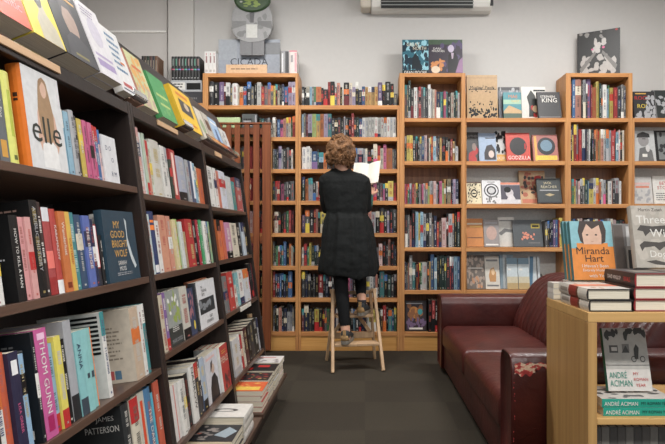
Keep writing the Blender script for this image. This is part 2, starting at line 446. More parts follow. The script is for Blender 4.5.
row('top shelf of bookcase under grey poster', 208.4, 295.4, SHA[0], 83, 'c4@81 k5@82 v4.5@81 m2@81 w4@82/k g2.5@84 w5@83 i1.5@86 o4@86/o u3@86 c4@81 g3@86 k3 w4@82 r3@86 g3@85 h3@82 g2.5@85 y2@85 k2 i2 k2 n2 u4@86 z3.5@81 z3.5@81')
row('second shelf beside the gate top', 258.5, 295.4, SHA[1], 118, 'd2 a2.5@118 c4 s2 c3 i3@117 b1.5 u3@119 p3@119 h3@118 s2.5@117 i2.5@117 e1.5 r3@116')
ga = 'beside the slatted gate'
row('third shelf ' + ga, 271.9, 293, SHA[2], 149, 'g2 d2 c2 z3@146 s2@149 c3 g3@147 k2 i2@149')
row('fourth shelf ' + ga, 271.9, 294, SHA[3], 181, 'd2 g2@181 r2.5@181 k1 p3@184 c2 g2 c2 g3@181')
row('fifth shelf ' + ga, 271.9, 294, SHA[4], 213, 'm1.5@213 i3@212 c2@215 k2@214 c2 e2@211 r2@210 m2@211')
row('sixth shelf ' + ga, 271.9, 294, SHA[5], 246, 'g1.5@242 d2 e2@246 r1.5 d2 a2 u3@242 k3 o2@244 i2@246 m1')
row('seventh shelf ' + ga, 271.9, 292, SHA[6], 274, 'r2@272 c2 n2@274 u1.5 k2 n2 c2@276 u3.5@272')
row('bottom shelf ' + ga, 272.2, 294, SHA[7], 308, 'g1.5 k2@306 d2@309 h3@308 k2 n3@309 s3@305 s2@306 g2')
gb = 'seen between the gate slats'
for nm, vb, vt, sp in (('third shelf ', SHA[2], 147, 'g3 i3 d3 c3 g4 k3 r4@146 r4 r3 r4 c3 k2'),
                       ('fourth shelf ', SHA[3], 178, 'c3 i2 g3 k3 d3 r4@177 r3 r4 m3 k3 c3 k2'),
                       ('fifth shelf ', SHA[4], 211, 'k3 c3 g3 i2 m3 r4 q3 r3@211 r4 c3 k3'),
                       ('sixth shelf ', SHA[5], 243, 'k3 c3 d3 m3 r4@242 r4 p2 r3 e3 c3 k3'),
                       ('seventh shelf ', SHA[6], 273, 'k3 c3 n3 d3 r4 m3 w2 e3 r3 k3 c3')):
    row(nm + gb, 230, 266.2, vb, vt, sp)
row('bottom shelf ' + gb, 232, 266.4, SHA[7], 318, 'k4 n4 c4 g4 k3 n4 y3@320 g4 n3')

fw = 'of bookcase facing the reader'
row('top ' + fw, 301, 397.6, SHA[0], 86, 'c2.5@86 k2 i3@86/k x2@86 g2 e2@86 o5@86 k2 c4@89/r r2.5@81 k4@81/y g2 h3@82 k2 i1.5 k5@82/m q3@82 z3 k3@81 n3@89 u3@86 M3@86 M3@86 M3@86 M3@86 v4@82 k3@84 k5@81 k3@83 g3@93')
row('second shelf ' + fw, 301.2, 396.6, SHA[1], 117, 'x2@114 g2@113 m2@114 z4@113.5 l4@113.5 M4@113.5 o3.5@113.5 z4@113.5 a3.5@113.5 c3@118 k3@118 c3@117 k3@118 s1.5@116 c3@117 k3 r2.5@113 k2 d3@117 u3@118 w3@117 w3@117 w3@117 w3@117 w3@117 w3@117 w3@117 w3@117 w3@117 w3@117 w3@117')
row('third shelf, reader\'s left, ' + fw, 301.2, 334, SHA[2], 149, 'w4@147 w3@146 w1.5@148 u5@151/v d1.5 x4@152/k o3@153 c3 k3')
row('third shelf, reader\'s right, ' + fw, 352, 397, SHA[2], 148, 'c2 s3@148 n6@148 s2 w2 c4@150 k2 i4@144/p r3@145 i3 p3@144 o6@148 g2 c2@149')
row('fourth shelf, reader\'s left, ' + fw, 301.2, 326, SHA[3], 180, 'd3@177 o3@179 s4@178 c3@182/u w2 r2@182 x2 c3')
row('fourth shelf, reader\'s right, ' + fw, 366, 397, SHA[3], 182, 'k3 k4@180 p3@180 c3 g3@183 p2@184 c3 y5@181 r3@183')
row('fifth shelf, reader\'s left, ' + fw, 301.2, 328, SHA[4], 212, 'v3@215 g4@210/y c4@210 r2@209 h2@209 k2 y5@212/i k2')
row('fifth shelf, reader\'s right, ' + fw, 366, 397, SHA[4], 210, 'k2 h3 s4@212 k4 c4@208/r k3 z2 k4@209 g3')
row('sixth shelf, reader\'s left, ' + fw, 301.2, 324, SHA[5], 246, 'i2 r3@244 e2 y2@243 d3 d2 c2 k3 c2')
row('sixth shelf, reader\'s right, ' + fw, 374, 397, SHA[5], 246, 'k2 s2@248 q3@244 k3@242 c2 h2@240 k3@242 c2')
row('seventh shelf ' + fw, 301.2, 397, SHA[6], 275, 'c3@272 n2@271 c3 k2@279 c2 k3 r4@275 k2 n3@275 k3 c2 n3 c3 k3 y1.5@279 o1.5@279 p2@279 z3@279 k3 c3 k3 d3 s3@275 w3@276 s2 h2/w k2 a4@272 k3 d3 c3 k2')
row('bottom shelf ' + fw, 301.2, 397, SHA[7], 309, 'm2@309 n4@306 c3 k2 y4@310/r k3 m2 g2 e2 c3 n3 w2 k3 r2 c3 d3 k2 x2 c3 k2 n3 c2 w2 y3@310/w y3@310/w w2 c2 b2 r3@306/o k2 a3@311 u2@311 e2')

sf = 'of bookcase with comics on top'
row('top shelf ' + sf, 404.8, 461.2, SHC[0], 88, 'g2@84.5 g1.5@85 d2.5@80 c3@88/m w3.5@87 g1.5@90 r2.5@86 s2@86 g2@87 c3@88 w2.5@84 w2@88 i2@89 h2@89 n4@91/w a3@91 p2.5@91 a2@91 k3@92 i3@92 d2@91 c2@90 w2.5@92')
row('second shelf ' + sf, 404.8, 459.2, SHC[1], 137, 'd2@136 y3.5@135 y3@135 c3@136 g2.5@136 k2 s2 u3@136 q3@135 c2 i1.5 k1 r2@136 x3@136 s2 c2@136 M2@138 k2 c2@136 k3@137/o i1.5@141 k1 r2.5@139 M2@141 k1 w3@146')
row('third shelf ' + sf, 404.8, 459.6, SHC[2], 183, 'p1.5@184 r1.5@184 e2@184 v2 i1 r2@184 h2 e2@183 k1.5 s1.5 h1.5 p2@184 w2@183 g2.5@183 l2@186 s4@181/o q3@181 s1.5 k2@182 p3@181 l2 M2@179 k1.5 t4@179 k1 n1.5 z3@179 n3@179')
row('fourth shelf ' + sf, 404.8, 461, SHC[3], 214, 'c3@215/w g2@215 h2@217 k4@210 x3@212 y2@213 x3@212 s3@214 k3@213 g3@213 i2@215 n3@216 r2@222 b3@221 q5@218 k2 s4@214 g2@214 k3@213 d3@212')
row('fifth shelf ' + sf, 404.8, 461, SHC[4], 262, 'n2@263 g2@264 h1 g4@256 a3@263 k1.5 o2@265 r1 k1.5 e2@263 w6@263 k2@262 M2@262 u4@255 x3@258 k3@256 d3@256 d3@256 d2@257 c4@256 m2@257 n3@257 x4@257 u3@257')
row('bottom shelf ' + sf, 428.2, 461, SHC[5], 301, 'k3.5@301 r3@301/k k2.5@301 r2.5@301/k k3@302 c3@303 n3@302 k3 m3 k3')

ee = 'of bookcase under the black picture book'
row('top shelf ' + ee, 571.2, 628.2, SHC[0], 84, 'c2@80 u3@76.5 h6@78.5 c1.5@81 s3@79/i c1.5 v4@78 r1 o4@87 y3@81 d2@83 s2@85 w4@84 x2@88 e1 y3.5@87 r4@87 c4@86 g3@84 g2@85')
row('second shelf ' + ee, 571.2, 626.5, SHC[1], 129, 'k2@126 y1.5@124 r3@124 s2@124 r3@129 n1 w3@129/n n1 g2@129 w1.5@129 c2@129 d1.5@129 r1@130 d1.5@130 o2.5@129 t1@131 M1.5@130 h3@129 s2 k1 x3@129/s s2@130 r3.5@130 d1 x2.5@132 q1.5@130 c3@132 i2@130')
row('third shelf ' + ee, 571.2, 623, SHC[2], 180, 'g1.5@179 e2.5@179 y2.5@179 s2 q2@181 c3@179 g3@178 d3@180 x1 y5@183 w3@178 q4@178/o o2@182 w2.5@179 s3@180/p k2@180 w4@181 h1 c3@181 s5@178/c w2@181')
row('fourth shelf ' + ee, 571.2, 627, SHC[3], 219, 'c3 u2@219 c2 r2@219 q2 k2@220 s3@220 c2 n3@218 k2 i3@219 r2@220 i3 c3@221 s3 i3@219 q3 d3@221 c2 k3')
row('fifth shelf ' + ee, 571.2, 627, SHC[4], 262, 'c3 u2 k2 r2 q2 k3 s3 c2 n3 k2 i3 r2 i3 c3 d3 k3')

# ------------------------------------------------------------------ books standing face out along the back wall
def faceout(label, u0, u1, vb, vt, c, art, Y=5.05, lean=14, t=.018, yaw=0, kind='paperback', hb=False, zbase=None, group=None, spine=None, cat='book', child=True, spine_col=None):
    th = math.radians(lean); k = Y / F
    w = (u1 - u0) * k / math.cos(math.radians(yaw)); zb = Z(vb) if zbase is None else zbase
    h = (H - (vt - CV) * (Y + .03) / F - zb) / math.cos(th)
    ex = Vector((0, -math.cos(th), math.sin(th))); ey = Vector((1, 0, 0)); ez = Vector((0, math.sin(th), math.cos(th)))
    R = Matrix.Rotation(math.radians(yaw), 3, 'Z'); ex, ey, ez = R @ ex, R @ ey, R @ ez
    loc = Vector(((u0 - CU) * k, Y + t / 2, zb + t / 2 * math.sin(th) + .0008))
    o = book(kind, basis(ex, ey, ez, loc), t, h, w, c, art=art, hb=hb, spine=spine, child=child, spine_col=spine_col)
    return tag(o, label, cat, group or 'books standing face out')

GF = 'books face out behind the sofa'
z0 = SHC
faceout('big brown cardboard book box with spattered ink drawing, beside the two comics', 467.2, 498, z0[0], 75.5, (188, 152, 108),
        [('r', 0, .93, 1, .935, 'b'), ('n', .03, .02, .97, .22, 46, .06, 3, 'k'), ('n', .1, .18, .9, .38, 24, .03, 4, 'k'), ('r', .06, .66, .95, .675, 'k'),
         ('t', 'Mother Panic', .5, .71, .07, 'k'), ('n', .05, .6, .95, .76, 16, .03, 9, 'k')], t=.05, lean=5, Y=5.03, kind='hardback', group=GF)
faceout('slate blue book half covered by a small sunset-coloured book', 499.5, 521, z0[0], 87, (112, 116, 126), [('r', .0, .9, 1, 1, 'c'), ('n', .05, .5, .95, .95, 14, .1, 5, 's')], Y=5.1, lean=9, group=GF)
faceout('small teal and orange book with a desert hill cover', 504, 522, z0[0], 92.5, (62, 140, 150),
        [('r', 0, 0, 1, .3, (70, 96, 80)), ('p', [(0, .28), (.3, .5), (.6, .42), (1, .3), (1, .2), (0, .2)], (196, 160, 110)), ('r', 0, .55, 1, .72, (150, 190, 160)), ('t', 'MAE', .55, .84, .12, 'o'), ('t', 'WEST', .66, .66, .08, 'M')], Y=5.05, lean=9, group=GF)
faceout('white book with a dark ink figure on its cover', 522.5, 547, z0[0], 86.5, 'w',
        [('p', [(.28, .12), (.6, .12), (.7, .4), (.55, .75), (.4, .9), (.22, .7), (.3, .45)], (50, 54, 52)), ('n', .35, .12, .75, .4, 8, .1, 8, 'r'), ('e', .55, .35, .12, .1, (210, 180, 140)), ('r', .5, .86, .98, .91, 'k')], Y=5.155, lean=9, group=GF)
faceout('black thriller with silver author name beside the tall bookcase', 539, 562, z0[0], 92, (52, 52, 54),
        [('t', 'STEPHEN', .45, .82, .09, 'w', .7), ('t', 'KING', .52, .68, .16, 'w', .86), ('l', .1, .45, .9, .56, 3, 4, 'c'), ('r', .05, .03, .95, .06, 'g')], Y=5.05, lean=14, t=.03, hb=True, kind='hardback', group=GF)
zz = z0[1]
faceout('dark book with a red reclining figure and pale title strip', 467.2, 480, zz, 132, (66, 66, 66), [('t', 'LUTHER', .5, .86, .08, 's'), ('n', .2, .05, .9, .4, 12, .2, 2, 'r'), ('e', .6, .5, .16, .14, (150, 130, 120)), ('r', .0, .62, 1, .66, 'c')], Y=5.08, group=GF)
faceout('pale blue book with a dark haired portrait cover', 479.5, 497, zz, 133, (150, 172, 200), [('p', [(.3, .05), (.95, .05), (.95, .4), (.75, .6), (.45, .55), (.3, .3)], (48, 44, 48)), ('e', .7, .25, .16, .13, (210, 190, 180)), ('r', .4, .8, .95, .84, 'c')], Y=5.06, group=GF)
faceout('monochrome photo book with a yellow foot band', 495.5, 510, zz, 131, (200, 200, 198), [('n', .05, .3, .95, .95, 22, .16, 6, 'k'), ('r', 0, 0, 1, .24, 'M'), ('t', 'AKIRA', .45, .12, .1, 'w')], Y=5.1, lean=10, group=GF)
faceout('red book with a dark round shape and white title', 507, 531, zz, 133, (212, 78, 66), [('e', .5, .52, .36, .32, (52, 52, 54)), ('r', .76, .42, .82, .62, 'r'), ('r', 0, 0, 1, .02, 'm'), ('t', 'GODZILLA', .52, .12, .13, 'w')], Y=5.045, t=.024, lean=12, group=GF)
faceout('mauve and yellow book with a dark round helmet shape on it', 534, 559, zz, 135, (176, 108, 100), [('r', .06, 0, .16, .96, 'M'), ('e', .54, .56, .36, .34, (52, 54, 60)), ('e', .54, .58, .24, .22, (110, 140, 160)), ('r', .1, .03, .94, .2, 'y'), ('t', 'CHAMBERS', .53, .115, .12, 'M')], Y=5.045, t=.028, lean=14, kind='hardback', hb=True, group=GF)
zz = z0[2]
faceout('cream book with black medallion pattern under a brown edge', 467.2, 482, zz, 182.5, (226, 214, 176), [('r', 0, .95, 1, 1, 'b'), ('n', .04, .04, .96, .94, 60, .06, 12, 'k'), ('e', .5, .48, .27, .24, (226, 214, 176)), ('e', .5, .48, .22, .2, 'k'), ('e', .5, .48, .16, .13, (226, 214, 176)), ('r', .38, .44, .62, .5, 'k')], Y=5.06, group=GF)
faceout('white book with concentric grey rings on its cover', 482.8, 501.5, zz, 180.5, (220, 220, 222), [('e', .5, .56, .4, .3, 'c'), ('e', .5, .56, .34, .25, (220, 220, 222)), ('e', .5, .56, .26, .19, 'c'), ('e', .5, .56, .18, .13, (200, 200, 202)), ('n', .2, .05, .8, .45, 16, .08, 9, 'g'), ('r', .3, .9, .7, .93, 'g')], Y=5.05, group=GF)
faceout('book with a monochrome photo of a reclining sleeper', 501.5, 521, zz, 183, (206, 204, 208), [('r', 0, .9, 1, 1, 'h'), ('r', 0, .2, 1, .88, (86, 84, 96)), ('e', .45, .5, .2, .2, (200, 194, 196)), ('p', [(.3, .2), (.75, .2), (.6, .45), (.4, .4)], (214, 210, 212)), ('e', .35, .66, .18, .14, 'k')], Y=5.06, group=GF)
faceout('tall buff book with a pink and red painted cover', 520, 546, zz, 171, (222, 186, 142), [('r', .0, .95, 1, 1, (210, 150, 110)), ('n', .1, .22, .9, .9, 30, .14, 21, (204, 120, 96)), ('n', .1, .3, .9, .9, 18, .1, 22, (80, 70, 66)), ('e', .72, .76, .14, .09, 'r'), ('r', .1, .04, .7, .16, 'h')], Y=5.155, t=.022, lean=8, kind='hardback', hb=True, group=GF)
faceout('dark grey thriller with pale gold title leaning before the tall book', 538.5, 562.3, zz, 179, (76, 82, 84), [('t', 'JACK', .45, .8, .12, (214, 196, 150), .5), ('t', 'REACHER', .5, .66, .1, (206, 194, 160)), ('r', .1, .5, .9, .54, 's'), ('p', [(.3, .34), (.5, .4), (.72, .34), (.5, .28)], (190, 170, 130)), ('r', .0, 0, 1, .06, 'c')], Y=5.045, t=.03, lean=15, kind='hardback', hb=True, group=GF)
zz = z0[3]
faceout('burnt orange book with two pale title bars', 467.2, 484, zz, 219, (206, 130, 66), [('r', .05, .78, .95, .84, 'i'), ('r', .2, .68, .95, .74, 'M'), ('r', .05, .3, .95, .33, 'b')], Y=5.07, group=GF)
faceout('grey paperback with a faded pink face on its cover', 484.5, 500, zz, 220, (150, 144, 142), [('e', .5, .5, .34, .26, (190, 158, 146)), ('r', .1, .84, .9, .9, 's'), ('r', .1, .05, .9, .1, 'w')], Y=5.06, group=GF)
faceout('pale book with a grey bird-like curve on its cover', 498.5, 515, zz, 217.5, (206, 204, 196), [('p', [(0, .45), (.4, .62), (1, .56), (1, .46), (.5, .5), (.2, .38)], 'g'), ('r', .1, .86, .9, .9, 'g')], Y=5.1, lean=9, group=GF)
faceout('wide charcoal book with small orange figures on its cover', 514, 543.5, zz, 220.5, (88, 92, 96), [('n', .3, .25, .72, .52, 14, .08, 31, 'h'), ('r', .62, .68, .92, .86, (170, 150, 60)), ('r', .66, .73, .88, .8, 'k'), ('r', .5, .12, .9, .16, 'g')], Y=5.05, t=.02, kind='hardback', hb=True, group=GF)
row('fourth shelf of bookcase behind the sofa', 546, 564.4, zz, 221, 'g3@222 c2.5@221 k2@221 n3@220 v3@220 u3@220 r1.5@220 y4@218')
zz = z0[4]
faceout('grey brown photo book beside a cream book, bottom row behind the sofa', 467.2, 485.5, zz, 256, (112, 102, 94), [('n', .05, .05, .95, .95, 40, .12, 41, (168, 150, 134)), ('n', .3, .05, .8, .4, 8, .1, 43, (196, 140, 100)), ('r', .1, .6, .9, .63, 'w')], Y=5.06, group=GF)
faceout('cream book with an orange brown figure on its cover', 486, 500.5, zz, 257, (206, 200, 188), [('p', [(.3, .22), (.72, .22), (.76, .5), (.6, .66), (.35, .6), (.25, .4)], (196, 140, 84)), ('e', .55, .52, .12, .1, (232, 196, 150)), ('r', .1, .84, .9, .9, 'g'), ('r', .1, .08, .9, .13, 'g')], Y=5.06, group=GF)
faceout('pale blue book standing behind two misty covers', 499, 514, zz, 255, (150, 176, 190), [('r', .3, 0, .55, 1, (206, 218, 222)), ('r', .0, .0, .12, 1, (80, 110, 130))], Y=5.11, lean=7, group=GF)
for i, (a, b) in enumerate(((507.5, 518.4), (519, 530))):
    faceout(('%s of two copies of a misty blue to sand coloured book' % ('left', 'right')[i]), a, b, zz, 258.5, (196, 208, 212), [('r', 0, .0, 1, .2, (186, 160, 110)), ('r', 0, .2, 1, .4, (206, 196, 168)), ('r', 0, .8, 1, 1, (110, 140, 158)), ('r', .1, .6, .4, .66, 'w')], Y=5.05, lean=10, group=GF)
faceout('white and blue streaked book tilted against the misty copies', 529, 541, zz, 257, (200, 210, 214), [('p', [(0, 0), (.3, 0), (.5, 1), (.2, 1)], (84, 128, 160)), ('r', .7, 0, .8, 1, 'g')], Y=5.09, lean=10, group=GF)
fx = px(533, 5.06)
for i, (dx, w, c) in enumerate(((0.0, .2, 'g'), (.012, .19, 'w'), (.004, .2, 's'), (.015, .18, 'i'), (.02, .18, 'w'))):
    M = basis((0, 0, 1), (1, 0, 0), (0, 1, 0), (px(543, 5.05) + dx, 5.05 + .006 * i, Z(zz) + .013 + .0262 * i))
    o = book('paperback', M, .025, .165, w - .045, c, art=[('r', .2, .3, .8, .7, 'g')]); tag(o, '%s paperback lying flat behind the sofa back, %s of its pile' % (PAL[c][1], ('lowest', 'second', 'middle', 'fourth', 'topmost')[i]), 'book', 'flat pile behind the sofa back')
# right-hand bookcase
faceout('black book with red and yellow capitals at the photo edge', 634.5, 656, z0[0], 92, (56, 56, 58), [('t', 'ROCK', .42, .76, .14, 'r', .8), ('r', .1, .9, .6, .94, 'M'), ('t', 'ROLL', .5, .46, .15, 'y', .8), ('n', .55, .3, .98, .9, 16, .12, 51, 's'), ('n', .02, .0, .98, .24, 18, .14, 52, 's')], Y=5.05, lean=7, t=.03, kind='hardback', hb=True)
faceout('black and white book tilted beside the red and yellow capitals', 655, 682, z0[0], 90, (54, 58, 58), [('n', .1, .1, .95, .9, 26, .12, 53, 's'), ('p', [(.04, 0), (.1, 0), (.1, 1), (.04, 1)], 'g')], Y=5.06, lean=12)
faceout('grey portrait book of a man in a flat cap at the photo edge', 634, 656.5, z0[1], 131, (192, 194, 194), [('e', .5, .68, .24, .2, (150, 148, 148)), ('p', [(.2, .78), (.8, .78), (.78, .9), (.5, .97), (.26, .9)], (58, 58, 60)), ('p', [(.2, 0), (.9, 0), (.85, .35), (.6, .48), (.3, .42)], (112, 112, 112)), ('r', .4, .14, .62, .24, 'w'), ('r', .44, .72, .6, .75, (90, 88, 88)), ('e', .66, .42, .09, .12, (206, 204, 202))], Y=5.05, lean=10, t=.022)
faceout('black bordered grey book beside the flat cap portrait', 656.5, 682, z0[1], 130.5, (40, 40, 42), [('r', .12, .06, .96, .94, (128, 132, 132)), ('n', .2, .2, .9, .9, 10, .14, 55, 'c')], Y=5.06, lean=11)
faceout('pale photo book with faint red lettering at the photo edge', 634, 653.5, z0[2], 177, (204, 202, 198), [('r', .1, .7, .9, .78, 'q'), ('r', .15, .58, .85, .66, 'h'), ('n', .1, .05, .9, .5, 16, .12, 57, 's')], Y=5.05, lean=10, t=.022)
faceout('white book with bold red lettering at the photo edge', 654.5, 678, z0[2], 176.5, 'w', [('t', 'BEST', .5, .74, .12, 'r'), ('t', 'STORY', .5, .58, .12, 'r'), ('l', .1, .1, .9, .4, 4, 3, 'g')], Y=5.06, lean=10, t=.026)
for i, (a, b, c) in enumerate(((634, 652, 's'), (653, 676, 'g'))):
    faceout('%s book half hidden behind the dogs book, %s of two' % (PAL[c][1], ('left', 'right')[i]), a, b, z0[3], 220, c, [('n', .1, .1, .9, .9, 14, .14, 61 + i, 'c')], Y=5.06)
# comics case bottom shelf
faceout('dark fantasy book with orange and teal beasts in the bookcase bottom corner', 405.5, 426.5, z0[5], 301, (50, 46, 46), [('r', .04, .03, .96, .95, (64, 52, 54)), ('e', .4, .62, .22, .2, (196, 128, 62)), ('n', .1, .3, .9, .85, 22, .14, 71, (150, 96, 60)), ('e', .7, .64, .12, .1, (64, 150, 150)), ('n', .05, .12, .95, .4, 18, .12, 72, (120, 96, 132)), ('r', .18, .06, .82, .12, 'w'), ('r', .05, .9, .8, .93, 's')], Y=5.05, lean=4, t=.03, kind='hardback', hb=True)

# ------------------------------------------------------------------ things standing on top of the bookcases
ZT = Z(73.0) + .0008
faceout('teal and blue comic with a rocky night cover, on top of bookcase', 402.5, 428.8, 0, 39.5, (44, 104, 122),
        [('n', .0, .15, 1, .98, 34, .15, 81, (140, 196, 212)), ('n', .0, .1, 1, .9, 30, .14, 82, (22, 44, 60)), ('p', [(.34, .16), (.7, .16), (.62, .5), (.5, .62), (.4, .5)], (24, 36, 44)), ('r', 0, 0, 1, .13, (20, 40, 50)), ('t', 'DEAN MOORE', .5, .065, .075, 'w', .85), ('t', 'GREAT', .42, .86, .1, 'i', .5), ('t', 'NORTH', .66, .75, .1, 'i', .5)], Y=5.06, lean=7, t=.012, zbase=ZT, kind='comic_book', cat='comic book', group='comics on top of the bookcase')
faceout('dark violet comic with a pale masked figure, on top of bookcase', 429, 463, 0, 39.5, (56, 48, 62),
        [('r', 0, .86, 1, 1, (66, 88, 66)), ('n', .4, .1, 1, .95, 20, .12, 84, (84, 72, 110)), ('p', [(.55, .05), (.85, .05), (.86, .5), (.72, .72), (.58, .55)], (30, 28, 34)), ('e', .66, .74, .09, .11, (190, 178, 200)), ('p', [(.66, .62), (.74, .62), (.72, .46), (.68, .44)], (178, 160, 180)), ('n', .05, .1, .4, .42, 14, .1, 85, (206, 130, 70)), ('e', .2, .14, .13, .1, (216, 196, 170)), ('p', [(.78, .05), (1, .05), (1, .5), (.9, .4)], (150, 112, 150)), ('t', 'DARK', .26, .74, .06, 'w', .3), ('t', 'MOUNTAIN', .28, .67, .06, 'w', .36)], Y=5.06, lean=7, t=.012, zbase=ZT, kind='comic_book', cat='comic book', group='comics on top of the bookcase')
faceout('black picture book with splashed grey ink art atop the tall bookcase', 577.5, 612, 0, 34.5, (44, 44, 44),
        [('n', .1, .05, .9, .42, 30, .12, 91, (176, 170, 166)), ('n', .35, .55, .65, .8, 10, .1, 92, (190, 184, 180)), ('n', .05, .8, .6, .97, 6, .07, 93, (140, 136, 132)), ('p', [(.1, .1), (.45, .5), (.42, .56), (.06, .2)], (120, 116, 112)), ('p', [(.9, .1), (.58, .5), (.6, .56), (.94, .2)], (120, 116, 112)), ('e', .62, .62, .035, .025, 'p'), ('e', .36, .6, .03, .02, 'p'), ('e', .92, .97, .03, .018, 'r')], Y=5.19, lean=3, yaw=-28, t=.015, zbase=ZT, kind='hardback', hb=True, group='books on top of the bookcases')
# grey poster stand: a plain printed board with a cut-out grey shape above
r = empty('display_standee', (px(248, 5.14), 5.14, ZT), 'large grey cardboard standee with a green topped grey shape above its title', 'display standee')
Yc = 5.13
def SX(u): return px(u, Yc)
def SZ(v): return pz(v, Yc)
m = MB(); m.box((SX(218.5), Yc, ZT), (SX(280), Yc + .02, SZ(39.5)), (148, 154, 164))
P = lambda a, b, e: (SX(218.5) + a * (SX(280) - SX(218.5)), Yc - e, ZT + b * (SZ(39.5) - ZT))
put_art(m, [('r', .0, .45, .3, 1, (160, 166, 174)), ('r', .7, .6, 1, .92, (118, 120, 124)), ('t', 'CICADA', .5, .405, .19, (64, 68, 76), .64)], P, SX(280) - SX(218.5), SZ(39.5) - ZT)
m.make('title_board', COVER, r)
m = MB(); Yd = Yc - .055
pts = []
for j in range(40):
    q = 2 * math.pi * j / 40; cx, cz = 252, 21; rx, rz = 20.5, 21
    pts.append((px(cx + rx * math.copysign(abs(math.cos(q)) ** .8, math.cos(q)), Yd), pz(cz + rz * math.copysign(abs(math.sin(q)) ** .8, math.sin(q)), Yd)))
m.loft([[(x, Yd, z) for x, z in pts], [(x, Yd + .03, z) for x, z in pts]], (142, 142, 142))
P2 = lambda a, b, e: (px(231.5, Yd) + a * (px(272.5, Yd) - px(231.5, Yd)), Yd - e, pz(42, Yd) + b * (pz(0, Yd) - pz(42, Yd)))
put_art(m, [('n', .1, .1, .9, .62, 16, .12, 95, (118, 118, 118)), ('p', [(.0, .3), (.36, .42), (.36, .5), (.02, .5)], (120, 120, 120)), ('p', [(1, .3), (.64, .42), (.64, .5), (.98, .5)], (104, 104, 104)), ('r', .36, .1, .63, .42, (198, 198, 192)), ('p', [(.46, .46), (.54, .46), (.56, .7), (.44, .7)], (82, 82, 84))], P2, .38, .39)
m.make('printed_shape', COVER, r)
m = MB(); m.box((px(240, Yd), Yd + .004, pz(55, Yd)), (px(264, Yd), Yd + .026, pz(40, Yd)), (112, 112, 114)); m.box((px(252, Yd) - .004, Yd + .002, pz(55, Yd)), (px(252, Yd) + .004, Yd + .01, pz(41, Yd)), (70, 70, 72)); m.make('foot_panel', COVER, r)
m = MB(); m.loft([[(px(252.5, Yd) + .165 * math.cos(q) * s, Yd - .02 + (.075 if s else 0) * 0 + dy, pz(0, Yd) + .112 * math.sin(q) * s) for q in [2 * math.pi * j / 32 for j in range(32)]] for s, dy in ((.9, 0), (1, .008), (1, .03), (.95, .036))], (52, 74, 46))
put_art(m, [('n', .2, .2, .8, .9, 40, .12, 97, (126, 150, 60)), ('e', .12, .45, .05, .05, (190, 190, 180)), ('e', .5, .2, .05, .05, (90, 120, 70))], lambda a, b, e: (px(252.5, Yd) + (a - .5) * .26, Yd - .0205 - e, pz(0, Yd) + (b - .6) * .16), .26, .16)
m.make('green_top', COVER, r)
o = boxo('wooden_sign', (px(226, 5.02), 5.02, ZT), (px(267, 5.02), 5.035, pz(64.5, 5.02)), LABELW, None, .002); tag(o, 'small blond wooden sign strip before the grey standee', 'sign')
m = MB(); put_art(m, [('l', .12, .35, .95, .7, 1, 5, (150, 112, 80))], lambda a, b, e: (px(226, 5.02) + a * .367, 5.02 - e, ZT + b * .075), .367, .075); q = m.make('lettering', COVER); q.parent = o
def standing(kind, label, u0, u1, vt, c, Y=5.04, zb=ZT, spine=None, group=None, d=.15, hb=True):
    t = (u1 - u0) * Y / F - .001; h = pz(vt, Y) - zb
    o = book(kind, Matrix.Translation((px((u0 + u1) / 2, Y), Y, zb)), t, h, d, c, spine=spine, hb=hb, child=False); return tag(o, label, 'book', group)
g1 = 'books on top of the bookcase under the poster'
for i, (a, b) in enumerate(((204.5, 208.5), (208.5, 212.6), (212.6, 215.8))):
    standing('paperback', 'white paperback atop the gate bookcase, %s of the matching three' % ('outermost', 'middle', 'innermost')[i], a, b, 51.5, (222, 220, 216), spine=[(.3, .7, .5, .8, (150, 120, 120)), (.2, .8, .1, .2, (180, 176, 172)), (.35, .6, .84, .93, (190, 150, 150))], group=g1, hb=False)
standing('hardback', 'silver and black hardback beside the grey standee', 281, 288.8, 51, (150, 150, 152), spine=[(.55, .95, .05, .98, (60, 60, 62)), (.1, .3, .1, .9, (214, 214, 216))], group=g1)
standing('hardback', 'white hardback with a pink edge, outermost by the standee', 289.2, 297, 50.5, (222, 210, 206), spine=[(0, 1, .94, 1, (206, 130, 140)), (.7, .95, .1, .9, (224, 160, 166)), (.2, .5, .5, .8, (150, 146, 146))], group=g1)
# black box sets on the low case
zl = Z(103) + .0008
u = 171.5
for i in range(9):
    w = (3.3, 3.1, 3.0, 3.2, 3.1, 3.0, 3.2, 3.1, 3.2)[i]
    standing('hardback', 'black spined volume %s in the upright black row left of standee' % (('first', 'second', 'third', 'fourth', 'fifth', 'sixth', 'seventh', 'eighth', 'last')[i]), u, u + w, 56.5, (38, 40, 40), zb=Z(78.5) + .001, Y=5.05,
             spine=[(.3, .7, .6, .9, ((120, 130, 126), (90, 140, 120), (150, 120, 116))[i % 3]), (0, 1, .42, .47, ((190, 90, 120), (90, 170, 150), (120, 120, 190))[i % 3]), (.25, .75, .06, .1, (170, 170, 170))], group='upright black row left of the standee'); u += w
for i, (a, b, v0, v1, c) in enumerate(((171, 203, 103, 90.5, 'c'), (171, 202, 90.5, 78.5, 's'))):
    Yq = 5.05; o = boxo('boxed_set', (px(a, Yq), Yq, Z(v0) + .001), (px(b, Yq), Yq + .17, Z(v1) - .0005), plain('carton_%d' % i, PAL[c][0], .5), None, .003)
    tag(o, ('charcoal boxed set lying lowest under the upright black row', 'pale grey boxed set lying right under the upright black row')[i], 'boxed set', 'boxes under the upright black row')
    m = MB(); put_art(m, [('r', .05, .2, .45, .85, 'w'), ('r', .5, .2, .95, .8, 'k'), ('l', .08, .3, .42, .8, 2, i, 'k')] if i else [('l', .1, .3, .9, .7, 1, 3, 'g')], lambda x, y, e: (px(a, Yq) + x * .28, Yq - e - .0005, Z(v0) + y * .1), .28, .1); q = m.make('printed_label', COVER); q.parent = o
u = 141.5
